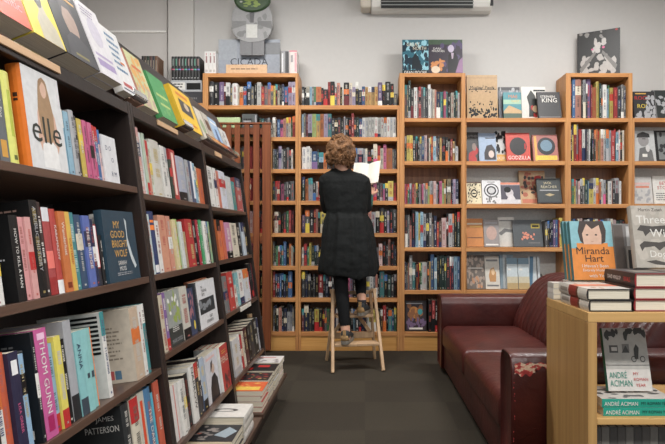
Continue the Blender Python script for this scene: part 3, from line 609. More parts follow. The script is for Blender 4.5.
for i, w in enumerate((2.6, 2.8, 2.6, 2.8, 2.6, 2.8)):
    standing('hardback', 'dark volume beyond the dark display boards, %s of its row of six' % ORD[i + 1], u, u + w, 56, ((44, 42, 42), (70, 60, 50), (44, 60, 50), (90, 60, 56), (52, 52, 56), (120, 84, 60))[i], zb=Z(76) + .001, Y=5.05, spine=[(.3, .7, .3, .8, (140, 130, 116))], group='dark volumes beyond the display boards'); u += w
o = boxo('boxed_set', (px(141, 5.05), 5.05, Z(103) + .001), (px(159, 5.05), 5.24, Z(76)), plain('carton_2', (64, 60, 58), .5), None, .003); tag(o, 'dark carton carrying the six dark volumes beyond the display boards', 'boxed set', 'boxes under the dark volumes')
# flat boxes above the gate
o = boxo('document_box', (px(212.5, 5.03), 5.03, Z(SHA[1]) + .001), (px(240, 5.03), 5.2, pz(117.3, 5.03)), plain('green_card', (176, 196, 150), .6), None, .003); tag(o, 'pale green flat box lying above the slatted gate', 'box')
m = MB(); m.box((px(240, 5.0) + .012, 5.03, Z(SHA[1]) + .001), (px(257, 5.03), 5.2, pz(114, 5.03)), (84, 88, 88))
put_art(m, [('l', .1, .2, .8, .9, 3, 9, 'k'), ('l', .1, .1, .7, .8, 4, 11, 's'), ('r', .9, .03, 1, 1, 's')], lambda a, b, e: (px(240, 5.0) + .012 + a * .13, 5.03 - e, Z(SHA[1]) + b * .2), .13, .2)
o = m.make('magazine_box', COVER); tag(o, 'grey printed magazine box above the slatted gate, beside the green box', 'box')

# ------------------------------------------------------------------ slatted gate
r = empty('slatted_gate', (px(238, 4.95), 4.96, 0), 'red stained timber gate of upright slats before the bookcase', 'gate')
for a, b in ((188.5, 194), (197.5, 203.5), (207, 213), (216.5, 223), (225.8, 232), (234.2, 240.6), (243.8, 250.2), (252.8, 260), (262.4, 270.8)):
    last = a > 262
    boxo('slat', (px(a + (0 if last else .5), 4.94), 4.93, .02), (px(b - (0 if last else .6), 4.94), 4.953, pz(124.5 if not last else 124, 4.94)), GATE, r, .003)
for v in (131, 240, 338):
    boxo('rail', (px(188.5, 4.96), 4.954, pz(v + 3.5, 4.96)), (px(270.5, 4.96), 4.972, pz(v - 3.5, 4.96)), wood('gate_rail', (104, 56, 34), (136, 78, 46), 0), r, .002)
boxo('top_cap', (px(188, 4.94), 4.925, pz(124.4, 4.94)), (px(271, 4.94), 4.975, pz(122.6, 4.94)), GATE, r, .002)

# ------------------------------------------------------------------ air conditioner
r = empty('air_conditioner', (px(432, 5.15), 5.15, pz(14, 5.06)), 'white split air conditioner high on the wall', 'air conditioner')
ACW = plain('appliance_white', (228, 226, 220), .4, 0, 10, .01); ACD = plain('louvre_dark', (40, 42, 42), .5)
Ya = 5.13; x0, x1 = px(371.5, Ya), px(493, Ya); zb = pz(14.0, 5.26)
prof = [(5.28, zb), (Ya + .06, zb), (Ya + .015, zb + .022), (Ya, zb + .06), (Ya, zb + .26), (Ya + .03, zb + .285), (5.28, zb + .29)]
m = MB(); m.loft([[(x, y, z) for y, z in prof] for x in (x0, x1)]); m.make('body', ACW, r, bevel=.006)
boxo('outlet_slot', (px(381, Ya), Ya - .004, pz(7.8, Ya)), (px(473, Ya), Ya + .01, pz(-3, Ya)), ACD, r)
for v in (1.6, 4.9): boxo('louvre', (px(380.5, Ya), Ya - .012, pz(v + .7, Ya)), (px(473.5, Ya), Ya - .003, pz(v - .3, Ya)), plain('louvre_grey', (150, 152, 150), .4), r, .002)
boxo('end_cap', (px(490.5, Ya), Ya - .003, zb + .03), (px(493.4, Ya), Ya + .08, zb + .27), ACD, r, .002)
o = boxo('wall_mounted_duct', (px(360.5, 5.15), 5.12, pz(13.0, 5.26)), (px(371.4, 5.12) - .002, 5.2795, pz(13.0, 5.26) + .3), plain('duct_beige', (206, 198, 184), .5, 0, 10, .02), None, .02); tag(o, 'beige pipe cover box beside the air conditioner', 'pipe cover')

# ------------------------------------------------------------------ dark raked bookcases at the left
EUP = Vector((-.132, 0, .991)); EBK = Vector((-.991, 0, -.132)); X00 = -.592
def LW(y, a, b): return Vector((X00, y, 0)) + EUP * a + EBK * b
def lb(name, y0, y1, a0, a1, b0, b1, mat, parent, bevel=.0015):
    return boxo(name, (y0, a0, b0), (y1, a1, b1), mat, parent, bevel, tf=lambda y, a, b: LW(y, a, b))
YB = [1.03, 1.88, 2.72, 3.57]
SHL = [[1.2125, .916, .613, .33], [1.195, .917, .645, .33], [1.19, .922, .655, .33]]
LN = ['front dark bookcase', 'middle dark bookcase', 'rear dark bookcase']
DEP = .30
cases = []
for i in range(3):
    y0, y1 = YB[i] + .0006, YB[i + 1] - .0006
    r = empty('display_bookcase', (-.75, (y0 + y1) / 2, 0), ('near dark stained raked bookcase holding the pink spine and the woman portrait cover', 'middle dark stained raked bookcase with yellow and green books on its sloping top', 'far dark stained raked bookcase beside the slatted gate')[i], 'bookcase', 'dark raked bookcases along the aisle')
    cases.append(r)
    for a, b in ((y0, y0 + .02), (y1 - .02, y1)):
        m = MB()      # side panel: flat foot on the floor
        q = [LW(a, .0, 0), LW(a, 1.512, 0), LW(a, 1.512, DEP), LW(a, .04, DEP)]
        q[0].z = .0; q[3].z = .0
        m.loft([[p for p in q], [p + Vector((0, b - a, 0)) for p in q]]); m.make('side_panel', DARK, r, bevel=.0015)
    for z in SHL[i]:
        a = z / .991
        lb('shelf', y0 + .0205, y1 - .0205, a - .021, a, .003, DEP - .013, DARKSH, r)
    lb('back_panel', y0 + .0205, y1 - .0205, .06, 1.50, DEP - .012, DEP, DARK, r, 0)
    lb('fascia', y0 + .0205, y1 - .0205, 1.468, 1.507, .0, .018, DARK, r)
    lb('top_ledge', y0 + .0205, y1 - .0205, 1.494, 1.512, .0185, DEP - .013, DARKSH, r)
    # sloping display board with its supporting block
    T0 = Vector((-.835, 0, 1.513)); DU = Vector((-.36, 0, .933)); DB = Vector((-.933, 0, -.36))
    m = MB(); m.box((y0 + .002, 0, 0.0), (y1 - .002, .295, .014), None, lambda y, a, b: T0 + Vector((0, y, 0)) + DU * (a + .001) + DB * b)
    m.make('display_board', DARK, r, bevel=.001)
    # projecting platform for the floor stacks
    boxo('platform', (-.86, y0 + .0205, .145), (-.497, y1 - .0205, .17), DARKSH, r, .002)
    boxo('toe_board', (-.575, y0 + .0205, .0), (-.555, y1 - .0205, .1449), DARK, r, .001)
def label_strip(r, ya, yb, a0, a1, mat=LABELW):
    lb('shelf_label', ya, yb, a0, a1, -.006, -.0004, mat, r, .001)
label_strip(cases[0], 1.20, 1.44, 1.481, 1.501); label_strip(cases[1], 2.12, 2.345, 1.481, 1.501); label_strip(cases[2], 2.93, 3.06, 1.476, 1.5)
label_strip(cases[2], 3.03, 3.3, .655 / .991 - .026, .655 / .991 - .003, plain('paper_strip', (200, 196, 186), .5))
for c, z, ya, yb in ((1, 1.513, 1.905, 2.02), (1, 1.513, 2.43, 2.56), (2, 1.513, 2.78, 3.5)):
    m = MB(); m.box((ya, -.004, -.055), (yb, .0, -.001), None, lambda y, a, b: T0 + Vector((0, y, 0)) + DU * a + DB * b)
    m.box((ya, .0005, -.058), (yb, .022, -.055), None, lambda y, a, b: T0 + Vector((0, y, 0)) + DU * a + DB * b)
    m.make('clear_ledge', ACRYL, cases[c])

def lx(z, b=.014): return X00 - .132 * z / .991 - .991 * b
def yofu(u, z, b=.014): return F * abs(lx(z, b)) / (CU - u)
def lrow(i, si, phrase, u0, spec):
    """spec items: (colour, u at its far side on the shelf, height m, options)"""
    z = SHL[i][si]; a = z / .991; u = u0; n = len(spec)
    for q, it in enumerate(spec):
        c, ue, h = it[:3]; op = it[3] if len(it) > 3 else {}
        bset = op.get('set', rng.uniform(.010, .02))
        ya, yb = yofu(op.get('u0', u), z), yofu(ue, z)
        ya = max(ya, YB[i] + .022)
        yb = min(yb, YB[i + 1] - .022)
        u = ue
        if c == '-': continue
        hb = op.get('hb', rng.random() < .35); kind = 'hardback' if hb else 'paperback'
        cc = colr(c); cname = op.get('name', PAL[c][1] if isinstance(c, str) else 'coloured')
        sp, wd = deco(rng, c if isinstance(c, str) else 'g')
        if 'spine' in op: sp = op['spine']; wd = ''
        if op.get('face'):
            t = op.get('t', .025); d = yb - ya - .001
            ex = -EBK; ey = Vector((0, 1, 0)); ez = EUP
            o = book(kind, basis(ex, ey, ez, LW(ya, a + .0008, bset + t / 2)), t, h, d, cc, art=op.get('art', ()), hb=hb, spine=sp if 'spine' in op else None, spine_col=op.get('spine_col'), child=True)
        else:
            t = max(.006, yb - ya - .0012); d = op.get('d', h * .64)
            o = book(kind, basis(Vector((0, 1, 0)), EBK, EUP, LW((ya + yb) / 2, a + .0008, bset)), t, h, min(d, DEP - .03 - bset), cc, back=op.get('back', ()), spine=sp, spine_text=op.get('st', ()), hb=hb, child=True)
        if 'label' in op: lab = op['label']
        else:
            place = ('%s from the front, ' % ORD[q + 1]) + phrase
            lab = '%s %s, %s' % (cname, kind, place)
            if wd and len((lab + ' ' + wd).split()) < 16: lab = '%s %s %s, %s' % (cname, kind, wd, place)
        tag(o, lab, 'book', 'books on the ' + phrase)

def L(u0, ue): return {'u0': u0}
blurb = lambda s: [('l', .1, .42, .9, .92, 11, s, 's'), ('r', .12, .06, .36, .14, 'w')]
# --- front bookcase
lrow(0, 0, 'top shelf of ' + LN[0], -24, [
    ('g', -14, .19), ((84, 86, 88), -5, .2, {'name': 'charcoal'}), ((80, 84, 86), 3, .205, {'name': 'dark grey', 'st': [('When I was', .62, .4, 'w')], 'spine': [(0, 1, 0, .42, (60, 60, 62)), (.2, .8, .2, .36, (190, 150, 70))]}),
    ((104, 110, 114), 13, .21, {'name': 'slate grey', 'st': [('Julia Fine', .6, .42, 'w')], 'spine': [(.2, .8, .06, .24, (200, 150, 70))], 'hb': False}),
    ((226, 226, 90), 21.5, .208, {'name': 'yellow green', 'spine': [(.35, .65, .3, .8, (170, 180, 70)), (.3, .7, .05, .1, (90, 100, 50))]}),
    ((222, 221, 220), 66, .24, {'face': 1, 'u0': 29.5, 't': .034, 'hb': True, 'spine_col': (240, 118, 30), 'spine': [(.35, .65, .68, .72, (60, 40, 30)), (.35, .65, .64, .665, (60, 40, 30))], 'set': .006,
       'art': [('r', 0, 0, 1, 1, (216, 216, 216)), ('p', [(.26, .3), (.3, .56), (.36, .66), (.7, .66), (.78, .56), (.84, .3), (.76, .18), (.7, .3), (.68, .1), (.36, .1), (.36, .28), (.32, .18)], (214, 170, 146)), ('p', [(.32, .02), (.76, .02), (.74, .24), (.62, .3), (.44, .3), (.34, .24)], (232, 230, 228)),
               ('p', [(.36, .36), (.33, .62), (.38, .8), (.42, .9), (.53, .95), (.64, .9), (.68, .78), (.74, .6), (.72, .36), (.6, .28), (.46, .28)], (168, 132, 94)), ('e', .53, .82, .085, .085, (218, 178, 154)), ('p', [(.44, .84), (.44, .92), (.53, .95), (.62, .92), (.63, .86), (.53, .91)], (158, 122, 86)),
               ('t', 'elle', .5, .4, .27, (52, 58, 52), .97)],
       'label': 'white portrait cover of a long haired woman with large thin lowercase lettering'}),
    ('x', 71, .172, {'u0': 66.5, 'hb': False}), ('x', 76, .17, {'hb': False}), ('s', 81, .178, {'hb': True}), ('c', 84.5, .17), ((210, 180, 60), 89, .165, {'name': 'yellow'}), ('p', 93, .165), ('p', 97, .163), ((214, 70, 120), 100, .16, {'name': 'deep pink'}), ('u', 104, .16), ('q', 107, .155),
    ((226, 226, 230), 121, .145, {'face': 1, 'u0': 107.5, 't': .015, 'name': 'white', 'hb': False, 'art': [('t', 'D O', .4, .74, .1, (60, 70, 110), .5), ('t', 'O', .62, .5, .1, (60, 70, 110)), ('t', 'R M', .62, .2, .1, (60, 70, 110), .5)], 'label': 'white face-out book with widely spaced navy capitals at the shelf end'}),
])
lrow(0, 1, 'second shelf of ' + LN[0], -26, [
    ('w', 7, .13, {'u0': -6, 'hb': False, 'd': .14, 'back': [('r', .3, .2, .95, .75, 'k')], 'label': 'short white and black photo book at the front of the second dark shelf'}),
    ('k', 27, .185, {'u0': 18, 'st': [('HOW TO KILL A MAN', .5, .3, 'w')], 'spine': [], 'd': .13, 'back': [('l', .1, .42, .9, .92, 11, 3, 's'), ('r', .12, .06, .36, .14, 'w')], 'hb': False, 'name': 'black'}),
    ((232, 150, 150), 33, .182, {'name': 'coral pink', 'd': .12, 'hb': False}), ((228, 156, 152), 39, .182, {'name': 'salmon pink', 'd': .12, 'hb': False}),
    ('k', 48, .222, {'u0': 40, 'd': .165, 'hb': False, 'back': [('l', .05, .3, .9, .92, 14, 4, (150, 120, 110)), ('r', .6, .04, .9, .14, 'w')], 'st': [('A PUBLIC HISTORY', .6, .4, 's')]}),
    ((70, 50, 48), 53, .22, {'name': 'dark brown', 'hb': False}), ((196, 70, 72), 60, .208, {'name': 'rosy red', 'spine': [(0, 1, .84, 1, (210, 210, 214)), (0, 1, 0, .2, (150, 50, 50)), (0, 1, .3, .5, (226, 120, 110))]}), ((206, 60, 50), 66, .205, {'name': 'red', 'st': [('KARAMAZOV', .6, .38, 'w')], 'spine': [(0, 1, .0, .16, (220, 220, 220))]}),
    ('o', 73, .2, {'st': [('Wanderlust', .66, .38, 'w')], 'spine': [(.2, .8, .05, .12, (120, 50, 30))], 'hb': False}), ((236, 180, 60), 78, .2, {'name': 'amber', 'st': [('SCATTERED', .5, .38, 'r')], 'spine': [], 'hb': False}), ('a', 83.5, .2, {'hb': False}),
    ((54, 84, 120), 90, .195, {'name': 'steel blue', 'st': [('BLUE', .7, .38, 'w')]}), ((90, 112, 200), 97, .193, {'name': 'periwinkle blue', 'st': [('THE BRIDGE', .55, .38, 'w')], 'hb': False}), ('n', 101, .185), ('r', 104, .17, {'spine': [(0, 1, .3, .98, (228, 222, 220)), (.6, 1, .3, .98, (200, 50, 60)), (0, 1, 0, .28, (40, 40, 48))]}), ('k', 107, .14),
    ((226, 120, 90), 142.5, .205, {'face': 1, 'u0': 112, 't': .02, 'set': .035, 'hb': False, 'spine_col': 'w', 'label': 'coral edged book standing behind the dark teal wolf cover'}),
    ((40, 72, 92), 138.5, .212, {'face': 1, 'u0': 107.6, 't': .022, 'set': .006, 'hb': False,
       'art': [('t', 'MY', .4, .8, .1, 'M', .3), ('t', 'GOOD', .4, .665, .1, 'M', .56), ('t', 'BRIGHT', .44, .53, .1, 'M', .7), ('t', 'WOLF', .44, .395, .1, 'M', .56), ('t', 'SARAH', .44, .26, .06, 'w', .4), ('t', 'MOSS', .44, .18, .06, 'w', .34), ('p', [(.66, .9), (.72, .86), (.7, .62), (.8, .36), (.9, .2), (.84, .16), (.74, .3), (.66, .52), (.68, .7)], (196, 206, 208)), ('l', .25, .08, .75, .13, 2, 8, 's')],
       'label': 'dark teal face-out book with stacked golden title and pale wolf curve'}),
])
lrow(0, 2, 'third shelf of ' + LN[0], -33, [
    ('k', -24, .22), ('i', -12, .21), ('v', 3, .215, {'hb': False}), ('w', 10, .213, {'hb': False}), ((232, 90, 50), 19, .215, {'name': 'orange red'}), ((48, 44, 78), 29, .21, {'name': 'midnight navy', 'st': [('LISA GREER', .36, .26, 'p')], 'spine': [(.2, .8, .78, .92, (224, 224, 224))], 'hb': False}), ((140, 184, 220), 35, .2, {'name': 'light blue', 'hb': False, 'd': .12}),
    ((28, 34, 40), 46, .238, {'u0': 42.5, 'name': 'blue black', 'd': .17, 'hb': False, 'back': [('l', .5, .35, .9, .9, 13, 6, 'g'), ('r', .6, .04, .9, .12, 'w')]}), ((224, 84, 160), 58, .24, {'name': 'hot pink', 'hb': False, 'st': [('THOM GUNN', .56, .4, 'w')], 'spine': [(.2, .8, .9, .96, (230, 190, 214)), (.25, .75, .06, .2, (160, 40, 90))], 'label': 'hot pink spine with large white lettering on the third dark shelf'}),
    ('x', 64, .2, {'hb': False}), ((236, 218, 70), 70.5, .212, {'name': 'lemon yellow', 'hb': False, 'd': .15}), ('k', 75.5, .2, {'u0': 71, 'd': .11, 'back': [('l', .1, .2, .9, .9, 9, 16, 'w'), ('r', .0, 0, .3, .18, 'i')]}), ((170, 172, 178), 83, .24, {'name': 'silver grey', 'hb': False, 'd': .16, 'spine': [(0, 1, 0, .25, (40, 40, 42))]}),
    ((128, 202, 204), 90, .207, {'name': 'aqua', 'hb': False, 'st': [('ANNA', .7, .45, 'n')], 'spine': [(0, 1, 0, .2, (60, 70, 80))]}), ((132, 206, 206), 96, .206, {'name': 'pale aqua', 'hb': False, 'spine': [(.3, .7, .4, .46, (60, 70, 80))]}), ((132, 204, 200), 101.5, .205, {'name': 'aqua and orange', 'hb': False, 'spine': [(.84, 1, 0, 1, (236, 130, 70)), (.3, .7, .38, .46, (60, 70, 80))]}),
    ('w', 116, .235, {'u0': 112, 'set': .02, 'd': .17, 'hb': False, 'back': [('r', .45, .93 - .052 * j, .96, .958 - .052 * j, 'k') for j in range(9)] + [('r', .45, .08, .55, .12, 'g')], 'label': 'white book with black stripes on its back cover, third dark shelf'}),
    ('-', 138, .1),
    ((206, 176, 146), 146, .22, {'u0': 138, 'name': 'sandy', 'd': .16, 'hb': False, 'back': [('r', 0, 0, 1, 1, (214, 200, 180)), ('l', .2, .3, .8, .78, 9, 26, (150, 136, 120)), ('r', .42, .05, .58, .17, (210, 90, 90)), ('r', .6, .05, .72, .17, (90, 130, 160)), ('n', .15, .9, .4, .97, 4, .05, 5, 'k')]}),
    ('w', 149, .222), ('a', 153, .222),
])
lrow(0, 3, 'lowest shelf of ' + LN[0], 120, [
    ('-', 132, .2), ((52, 54, 56), 139, .25, {'name': 'dark grey', 'd': .17, 'hb': True, 'back': [('t', 'JAMES', .72, .87, .07, 'w', .34), ('t', 'PATTERSON', .66, .76, .07, 'w', .56), ('r', .1, .4, .9, .43, 'g'), ('n', .1, .05, .9, .38, 10, .14, 8, (90, 92, 96))], 'label': 'dark thriller with silver stacked capitals on the lowest front shelf'}),
    ('i', 147, .25, {'hb': True}), ((200, 196, 180), 153, .25, {'name': 'bone', 'spine': [(.3, .7, .2, .9, (210, 80, 50))]}), ((70, 130, 180), 159, .25, {'name': 'mid blue', 'st': [('THE DARK', .5, .38, 'w')]}), ('k', 163, .25, {'spine': [(.25, .75, .2, .9, (90, 170, 190))]}), ((226, 90, 60), 168, .25, {'name': 'orange red', 'hb': False}),
])
# --- middle bookcase
lrow(1, 0, 'top shelf of ' + LN[1], 141, [
    ((226, 160, 150), 145, .232, {'name': 'salmon pink', 'hb': False}), ((214, 216, 216), 149, .222, {'name': 'pale grey', 'hb': False}), ((186, 206, 180), 151.5, .222, {'name': 'pale green', 'hb': False}), ('h', 154, .2), ((200, 216, 200), 157, .2, {'name': 'mint'}),
    ((208, 204, 192), 166, .215, {'name': 'cream photo', 'd': .155, 'hb': True, 'back': [('n', .1, .1, .95, .6, 22, .12, 5, (150, 140, 124)), ('n', .2, .5, .9, .9, 10, .14, 7, (226, 222, 214))]}), ('w', 170, .205), ('w', 173, .205), ((50, 66, 52), 175.5, .16, {'name': 'dark green'}), ((206, 52, 48), 181, .208, {'name': 'bright red', 'spine': [(.3, .7, .1, .94, (232, 200, 190))], 'hb': False}),
    ((168, 176, 196), 189, .19, {'name': 'blue grey', 'hb': True}), ('s', 192, .186), ((70, 84, 120), 196, .187, {'name': 'denim blue', 'spine': [(.5, 1, .1, 1, (220, 222, 226))]}), ('x', 199, .184), ('i', 201.5, .175), ((226, 100, 50), 208, .172, {'name': 'bright orange', 'hb': False}),
])
lrow(1, 1, 'second shelf of ' + LN[1], 150, [
    ((190, 206, 206), 156, .21, {'name': 'patterned pale', 'd': .15, 'hb': False, 'back': [('n', .1, .1, .9, .9, 20, .12, 15, 'h')]}), ((44, 66, 122), 162, .222, {'name': 'royal navy', 'hb': True, 'spine': [(.1, .9, .7, .78, (236, 130, 60)), (.2, .8, .82, .86, (236, 130, 60)), (.2, .8, .02, .14, (220, 220, 220))]}), ('w', 166, .19, {'d': .1}),
    ((224, 146, 112), 173, .212, {'name': 'peach', 'hb': False, 'd': .15}), ((222, 140, 112), 177, .21, {'name': 'apricot', 'hb': False}), ((222, 204, 140), 180.5, .196, {'name': 'straw'}), ((150, 190, 80), 184, .2, {'name': 'grass green', 'd': .1}), ((214, 218, 216), 187, .19, {'name': 'white photo', 'd': .1}), ((176, 150, 110), 190.5, .15, {'name': 'sand'}),
    ((208, 44, 44), 197.5, .203, {'name': 'scarlet', 'd': .155, 'hb': True, 'back': [('n', .1, .05, .9, .95, 10, .14, 17, (190, 36, 38)), ('r', .1, .86, .5, .88, 'w')]}), ('k', 201.5, .2), ((190, 40, 60), 204, .203, {'name': 'crimson'}), ((56, 170, 100), 206.5, .204, {'name': 'emerald', 'hb': False}), ('w', 210, .198), ((60, 66, 60), 212, .198, {'name': 'moss'}), ((150, 200, 150), 215.5, .198, {'name': 'mint green', 'hb': False}),
])
lrow(1, 2, 'third shelf of ' + LN[1], 161, [
    ('w', 164, .19), ((206, 190, 160), 169, .2, {'name': 'beige', 'hb': True}), ((140, 96, 170), 172, .205, {'name': 'purple'}),
    ((60, 66, 62), 186, .205, {'face': 1, 't': .025, 'name': 'dark photo', 'art': [('r', 0, .34, 1, 1, (150, 156, 150)), ('n', .1, .4, .9, .9, 16, .12, 27, (150, 170, 80)), ('n', .2, .55, .9, .9, 6, .1, 28, (220, 220, 214)), ('l', .3, .24, .8, .34, 3, 12, 'w'), ('t', 'MARK DODD', .55, .09, .07, 's', .7)], 'label': 'dark book with a leafy photo cover on the third middle shelf'}),
    ((204, 200, 184), 193, .205, {'name': 'bone', 'hb': False}), ((60, 72, 110), 199, .19, {'face': 1, 't': .02, 'name': 'dusk blue', 'art': [('n', .2, .3, .9, .9, 12, .14, 29, (170, 110, 120)), ('e', .7, .2, .14, .1, 'y')], 'label': 'dusk blue face-out book with a yellow disc beside the white trading book'}),
    ((226, 120, 70), 221.5, .21, {'face': 1, 'u0': 204, 't': .015, 'set': .06, 'hb': False, 'label': 'orange edged book standing behind the white trading book'}),
    ((226, 226, 228), 219.5, .205, {'face': 1, 'u0': 201, 't': .03, 'hb': False, 'spine_col': (60, 64, 70), 'art': [('r', 0, 0, .05, 1, (60, 64, 70)), ('r', .12, .3, .88, .62, (52, 56, 60)), ('n', .15, .32, .85, .6, 10, .12, 33, (130, 136, 140)), ('t', 'THE', .3, .87, .05, 'k', .3), ('t', 'TRADING', .4, .79, .06, 'k', .6), ('t', 'GAME', .34, .71, .06, 'k', .5), ('t', 'GARY', .62, .2, .065, 'k', .5), ('t', 'STEVENSON', .54, .11, .065, 'k', .76)], 'label': 'white face-out book with a dark square photo and black capitals'}),
])
lrow(1, 3, 'lowest shelf of ' + LN[1], 178, [
    ((222, 216, 210), 184, .195, {'name': 'white', 'spine': [(.5, .6, 0, 1, (200, 80, 70))], 'hb': False}), ('w', 188, .195), ((200, 196, 190), 191, .19, {'name': 'off white'}), ('k', 195, .2, {'hb': False}), ('w', 200, .215, {'st': [('NARROW', .6, .4, 'k')], 'spine': []}), ('c', 203.5, .215), ((60, 50, 48), 206, .225, {'name': 'espresso'}),
    ((170, 190, 214), 210, .215, {'name': 'sky photo', 'd': .15, 'back': [('r', .0, 0, 1, .5, (70, 104, 150)), ('r', 0, .5, 1, .56, 'w')]}),
    ((214, 214, 220), 222.5, .205, {'face': 1, 'u0': 211, 't': .05, 'hb': False, 'art': [('p', [(.2, 0), (.9, 0), (.85, .4), (.65, .55), (.4, .5), (.25, .3)], (40, 40, 44)), ('e', .55, .66, .14, .1, (200, 170, 150)), ('p', [(.36, .6), (.42, .8), (.6, .84), (.5, .7)], (50, 40, 40)), ('r', .1, .88, .8, .93, 'q')], 'label': 'pale face-out book with a dark haired woman in black'}),
] + [((218, 60, 54), 234.5, .205, {'face': 1, 'u0': 223, 't': .028, 'set': .006 + .03 * j, 'hb': False, 'spine_col': 'w', 'art': [('t', 'FIERCE', .5, .68, .14, 'i', .84), ('l', .2, .8, .8, .9, 2, 3, 'M'), ('n', .1, .05, .9, .3, 14, .1, 36, (90, 60, 60))] if j == 0 else [], 'label': 'red face-out book with gold lettering, %s of the copies on the lowest middle shelf' % ('foremost', 'second', 'third', 'last')[j]}) for j in range(4)])
# --- rear bookcase
lrow(2, 0, 'top shelf of ' + LN[2], 211.5, [
    ('w', 217, .21, {'hb': False}), ('w', 220, .208), ((226, 120, 90), 223, .202, {'name': 'coral', 'hb': False}), ((208, 214, 228), 229.5, .21, {'name': 'pale blue', 'd': .14, 'hb': True}), ((196, 200, 200), 235, .195, {'name': 'black and white photo', 'd': .14, 'hb': False, 'back': [('n', .1, .1, .9, .9, 14, .16, 41, (60, 60, 64))]}), ((46, 140, 140), 238, .175, {'name': 'teal', 'hb': False}),
    ((196, 80, 76), 243, .205, {'name': 'brick red', 'd': .14, 'hb': False}), ((206, 208, 208), 250, .185, {'name': 'silver grey', 'd': .13, 'hb': True}),
])
lrow(2, 1, 'second shelf of ' + LN[2], 221.5, [
    ((236, 110, 50), 225, .208, {'name': 'bright orange', 'hb': False}), ((230, 100, 60), 228, .204, {'name': 'orange red', 'hb': False}), ((206, 130, 170), 233.5, .195, {'name': 'mauve pink', 'd': .13, 'hb': True}), ('i', 240.5, .195, {'d': .14, 'hb': False, 'back': [('n', .15, .15, .9, .9, 16, .1, 45, 'k')], 'label': 'cream book with a black scrawled cover on the rear bookcase'}),
    ('k', 244, .2, {'d': .14}), ((186, 200, 214), 247, .2, {'name': 'ice blue', 'd': .12}), ((36, 36, 40), 249.8, .2, {'name': 'black', 'hb': True}),
])
lrow(2, 2, 'third shelf of ' + LN[2], 226.5, [
    ('g', 231, .185, {'d': .13}), ((220, 60, 52), 236.5, .2, {'name': 'vivid red', 'hb': False, 'd': .14}), ((196, 196, 180), 239, .12, {'name': 'khaki'}), ((120, 190, 196), 242, .185, {'name': 'pale teal', 'd': .14, 'back': [('r', 0, 0, 1, .3, (210, 190, 120))]}), ('w', 246, .192, {'d': .14, 'hb': False, 'back': [('n', .1, .2, .9, .8, 10, .16, 48, (190, 50, 50)), ('n', .1, .2, .9, .8, 8, .14, 49, 'k')]}), ((206, 210, 216), 251, .19, {'name': 'pale grey', 'd': .13}), ((214, 60, 80), 252.5, .17, {'name': 'crimson'}),
    ((34, 34, 38), 261, .215, {'face': 1, 'u0': 253, 't': .03, 'hb': False, 'spine_col': 'k', 'art': [('r', .94, 0, 1, 1, (210, 60, 70)), ('e', .5, .12, .3, .1, 'r'), ('l', .1, .5, .8, .8, 4, 5, 'g')], 'label': 'black face-out book edged in red at the rear bookcase end'}),
])
lrow(2, 3, 'lowest shelf of ' + LN[2], 236, [
    ((206, 206, 206), 242, .185, {'name': 'pale grey', 'd': .14, 'hb': False}), ('w', 244, .19), ('r', 245.5, .18), ('i', 247, .19), ((90, 40, 44), 250.5, .2, {'name': 'maroon'}), ('k', 253, .2), ('c', 256, .205), ((40, 44, 42), 260, .21, {'name': 'near black'}), ('s', 261.5, .2),
    ((206, 160, 110), 267.5, .225, {'face': 1, 'u0': 262, 't': .03, 'hb': True, 'set': .05, 'name': 'tan', 'art': [('r', .08, .05, .9, .95, (50, 50, 52))], 'label': 'tall tan bordered dark book at the rear end of the lowest shelf'}),
])
# --- face-out books on the sloping tops
def deck(label, u0, u1, c, h, t, art=(), off=0.0, xo=None, hb=False, spine_col=None, lift=0):
    """leans on the sloping display board, cover to the aisle"""
    q = T0 + DU * (.002 + lift) - DB * (t / 2 + .0015 + off)
    xf = abs((T0 - DB * (xo or t + off)).x); ya, yb = F * xf / (CU - u0), F * xf / (CU - u1)
    ex = -DB; o = book('hardback' if hb else 'paperback', basis(ex, Vector((0, 1, 0)), DU, Vector((q.x, ya, q.z))), t, h, yb - ya - .002, c, art=art, hb=hb, child=True, spine_col=spine_col)
    return tag(o, label, 'book', 'books leaning on the sloping display tops')
deck('orange red book with a framed face at the nearest sloping top', -22, 33, (226, 92, 60), .25, .056, [('p', [(.5, .5), (.75, .5), (.8, .75), (.62, .95), (.45, .8)], (140, 120, 110)), ('t', 'Cloud', .55, .32, .1, 'w', .6), ('t', 'Atlantic', .6, .2, .1, 'q', .7)])
deck('bright yellow book with a grey sculpted bust on the sloping top', 34, 67, (238, 216, 70), .25, .056, [('p', [(.3, 0), (.95, 0), (.9, .22), (.72, .34), (.66, .46), (.5, .46), (.48, .34), (.32, .22)], (196, 186, 160)), ('e', .55, .58, .16, .2, (84, 80, 76)), ('e', .56, .55, .1, .09, (140, 136, 130)), ('r', .3, .84, .9, .87, (196, 170, 60)), ('t', 'TOWARD', .55, .93, .05, 'b', .7)])
deck('charcoal book with a sombre bearded portrait on the sloping top', 67.5, 100.5, (62, 62, 66), .25, .056, [('t', 'STONE', .5, .9, .12, 's', .8), ('e', .52, .5, .2, .24, (178, 150, 134)), ('p', [(.3, .5), (.36, .74), (.52, .8), (.7, .72), (.72, .56), (.6, .66), (.42, .66)], (84, 80, 84)), ('p', [(.1, 0), (.95, 0), (.86, .26), (.6, .34), (.4, .34), (.2, .24)], (78, 78, 82)), ('r', .4, .78, .9, .81, 'M'), ('r', .3, .05, .7, .08, (150, 140, 80))])
for j in range(2):
    deck(('white and lilac book, outer of two stacked on the sloping top', 'white book sandwiched behind the white and lilac cover')[j], 101.5, 122.5, (224, 221, 224), .245, .028, [('r', .1, .12, .9, .22, (170, 150, 196)), ('r', .1, .26, .9, .3, (180, 164, 200)), ('e', .5, .62, .28, .2, (206, 200, 214)), ('l', .15, .8, .85, .94, 3, 12, (150, 140, 170))] if j == 0 else [], off=.0292 * (1 - j), xo=.0572)
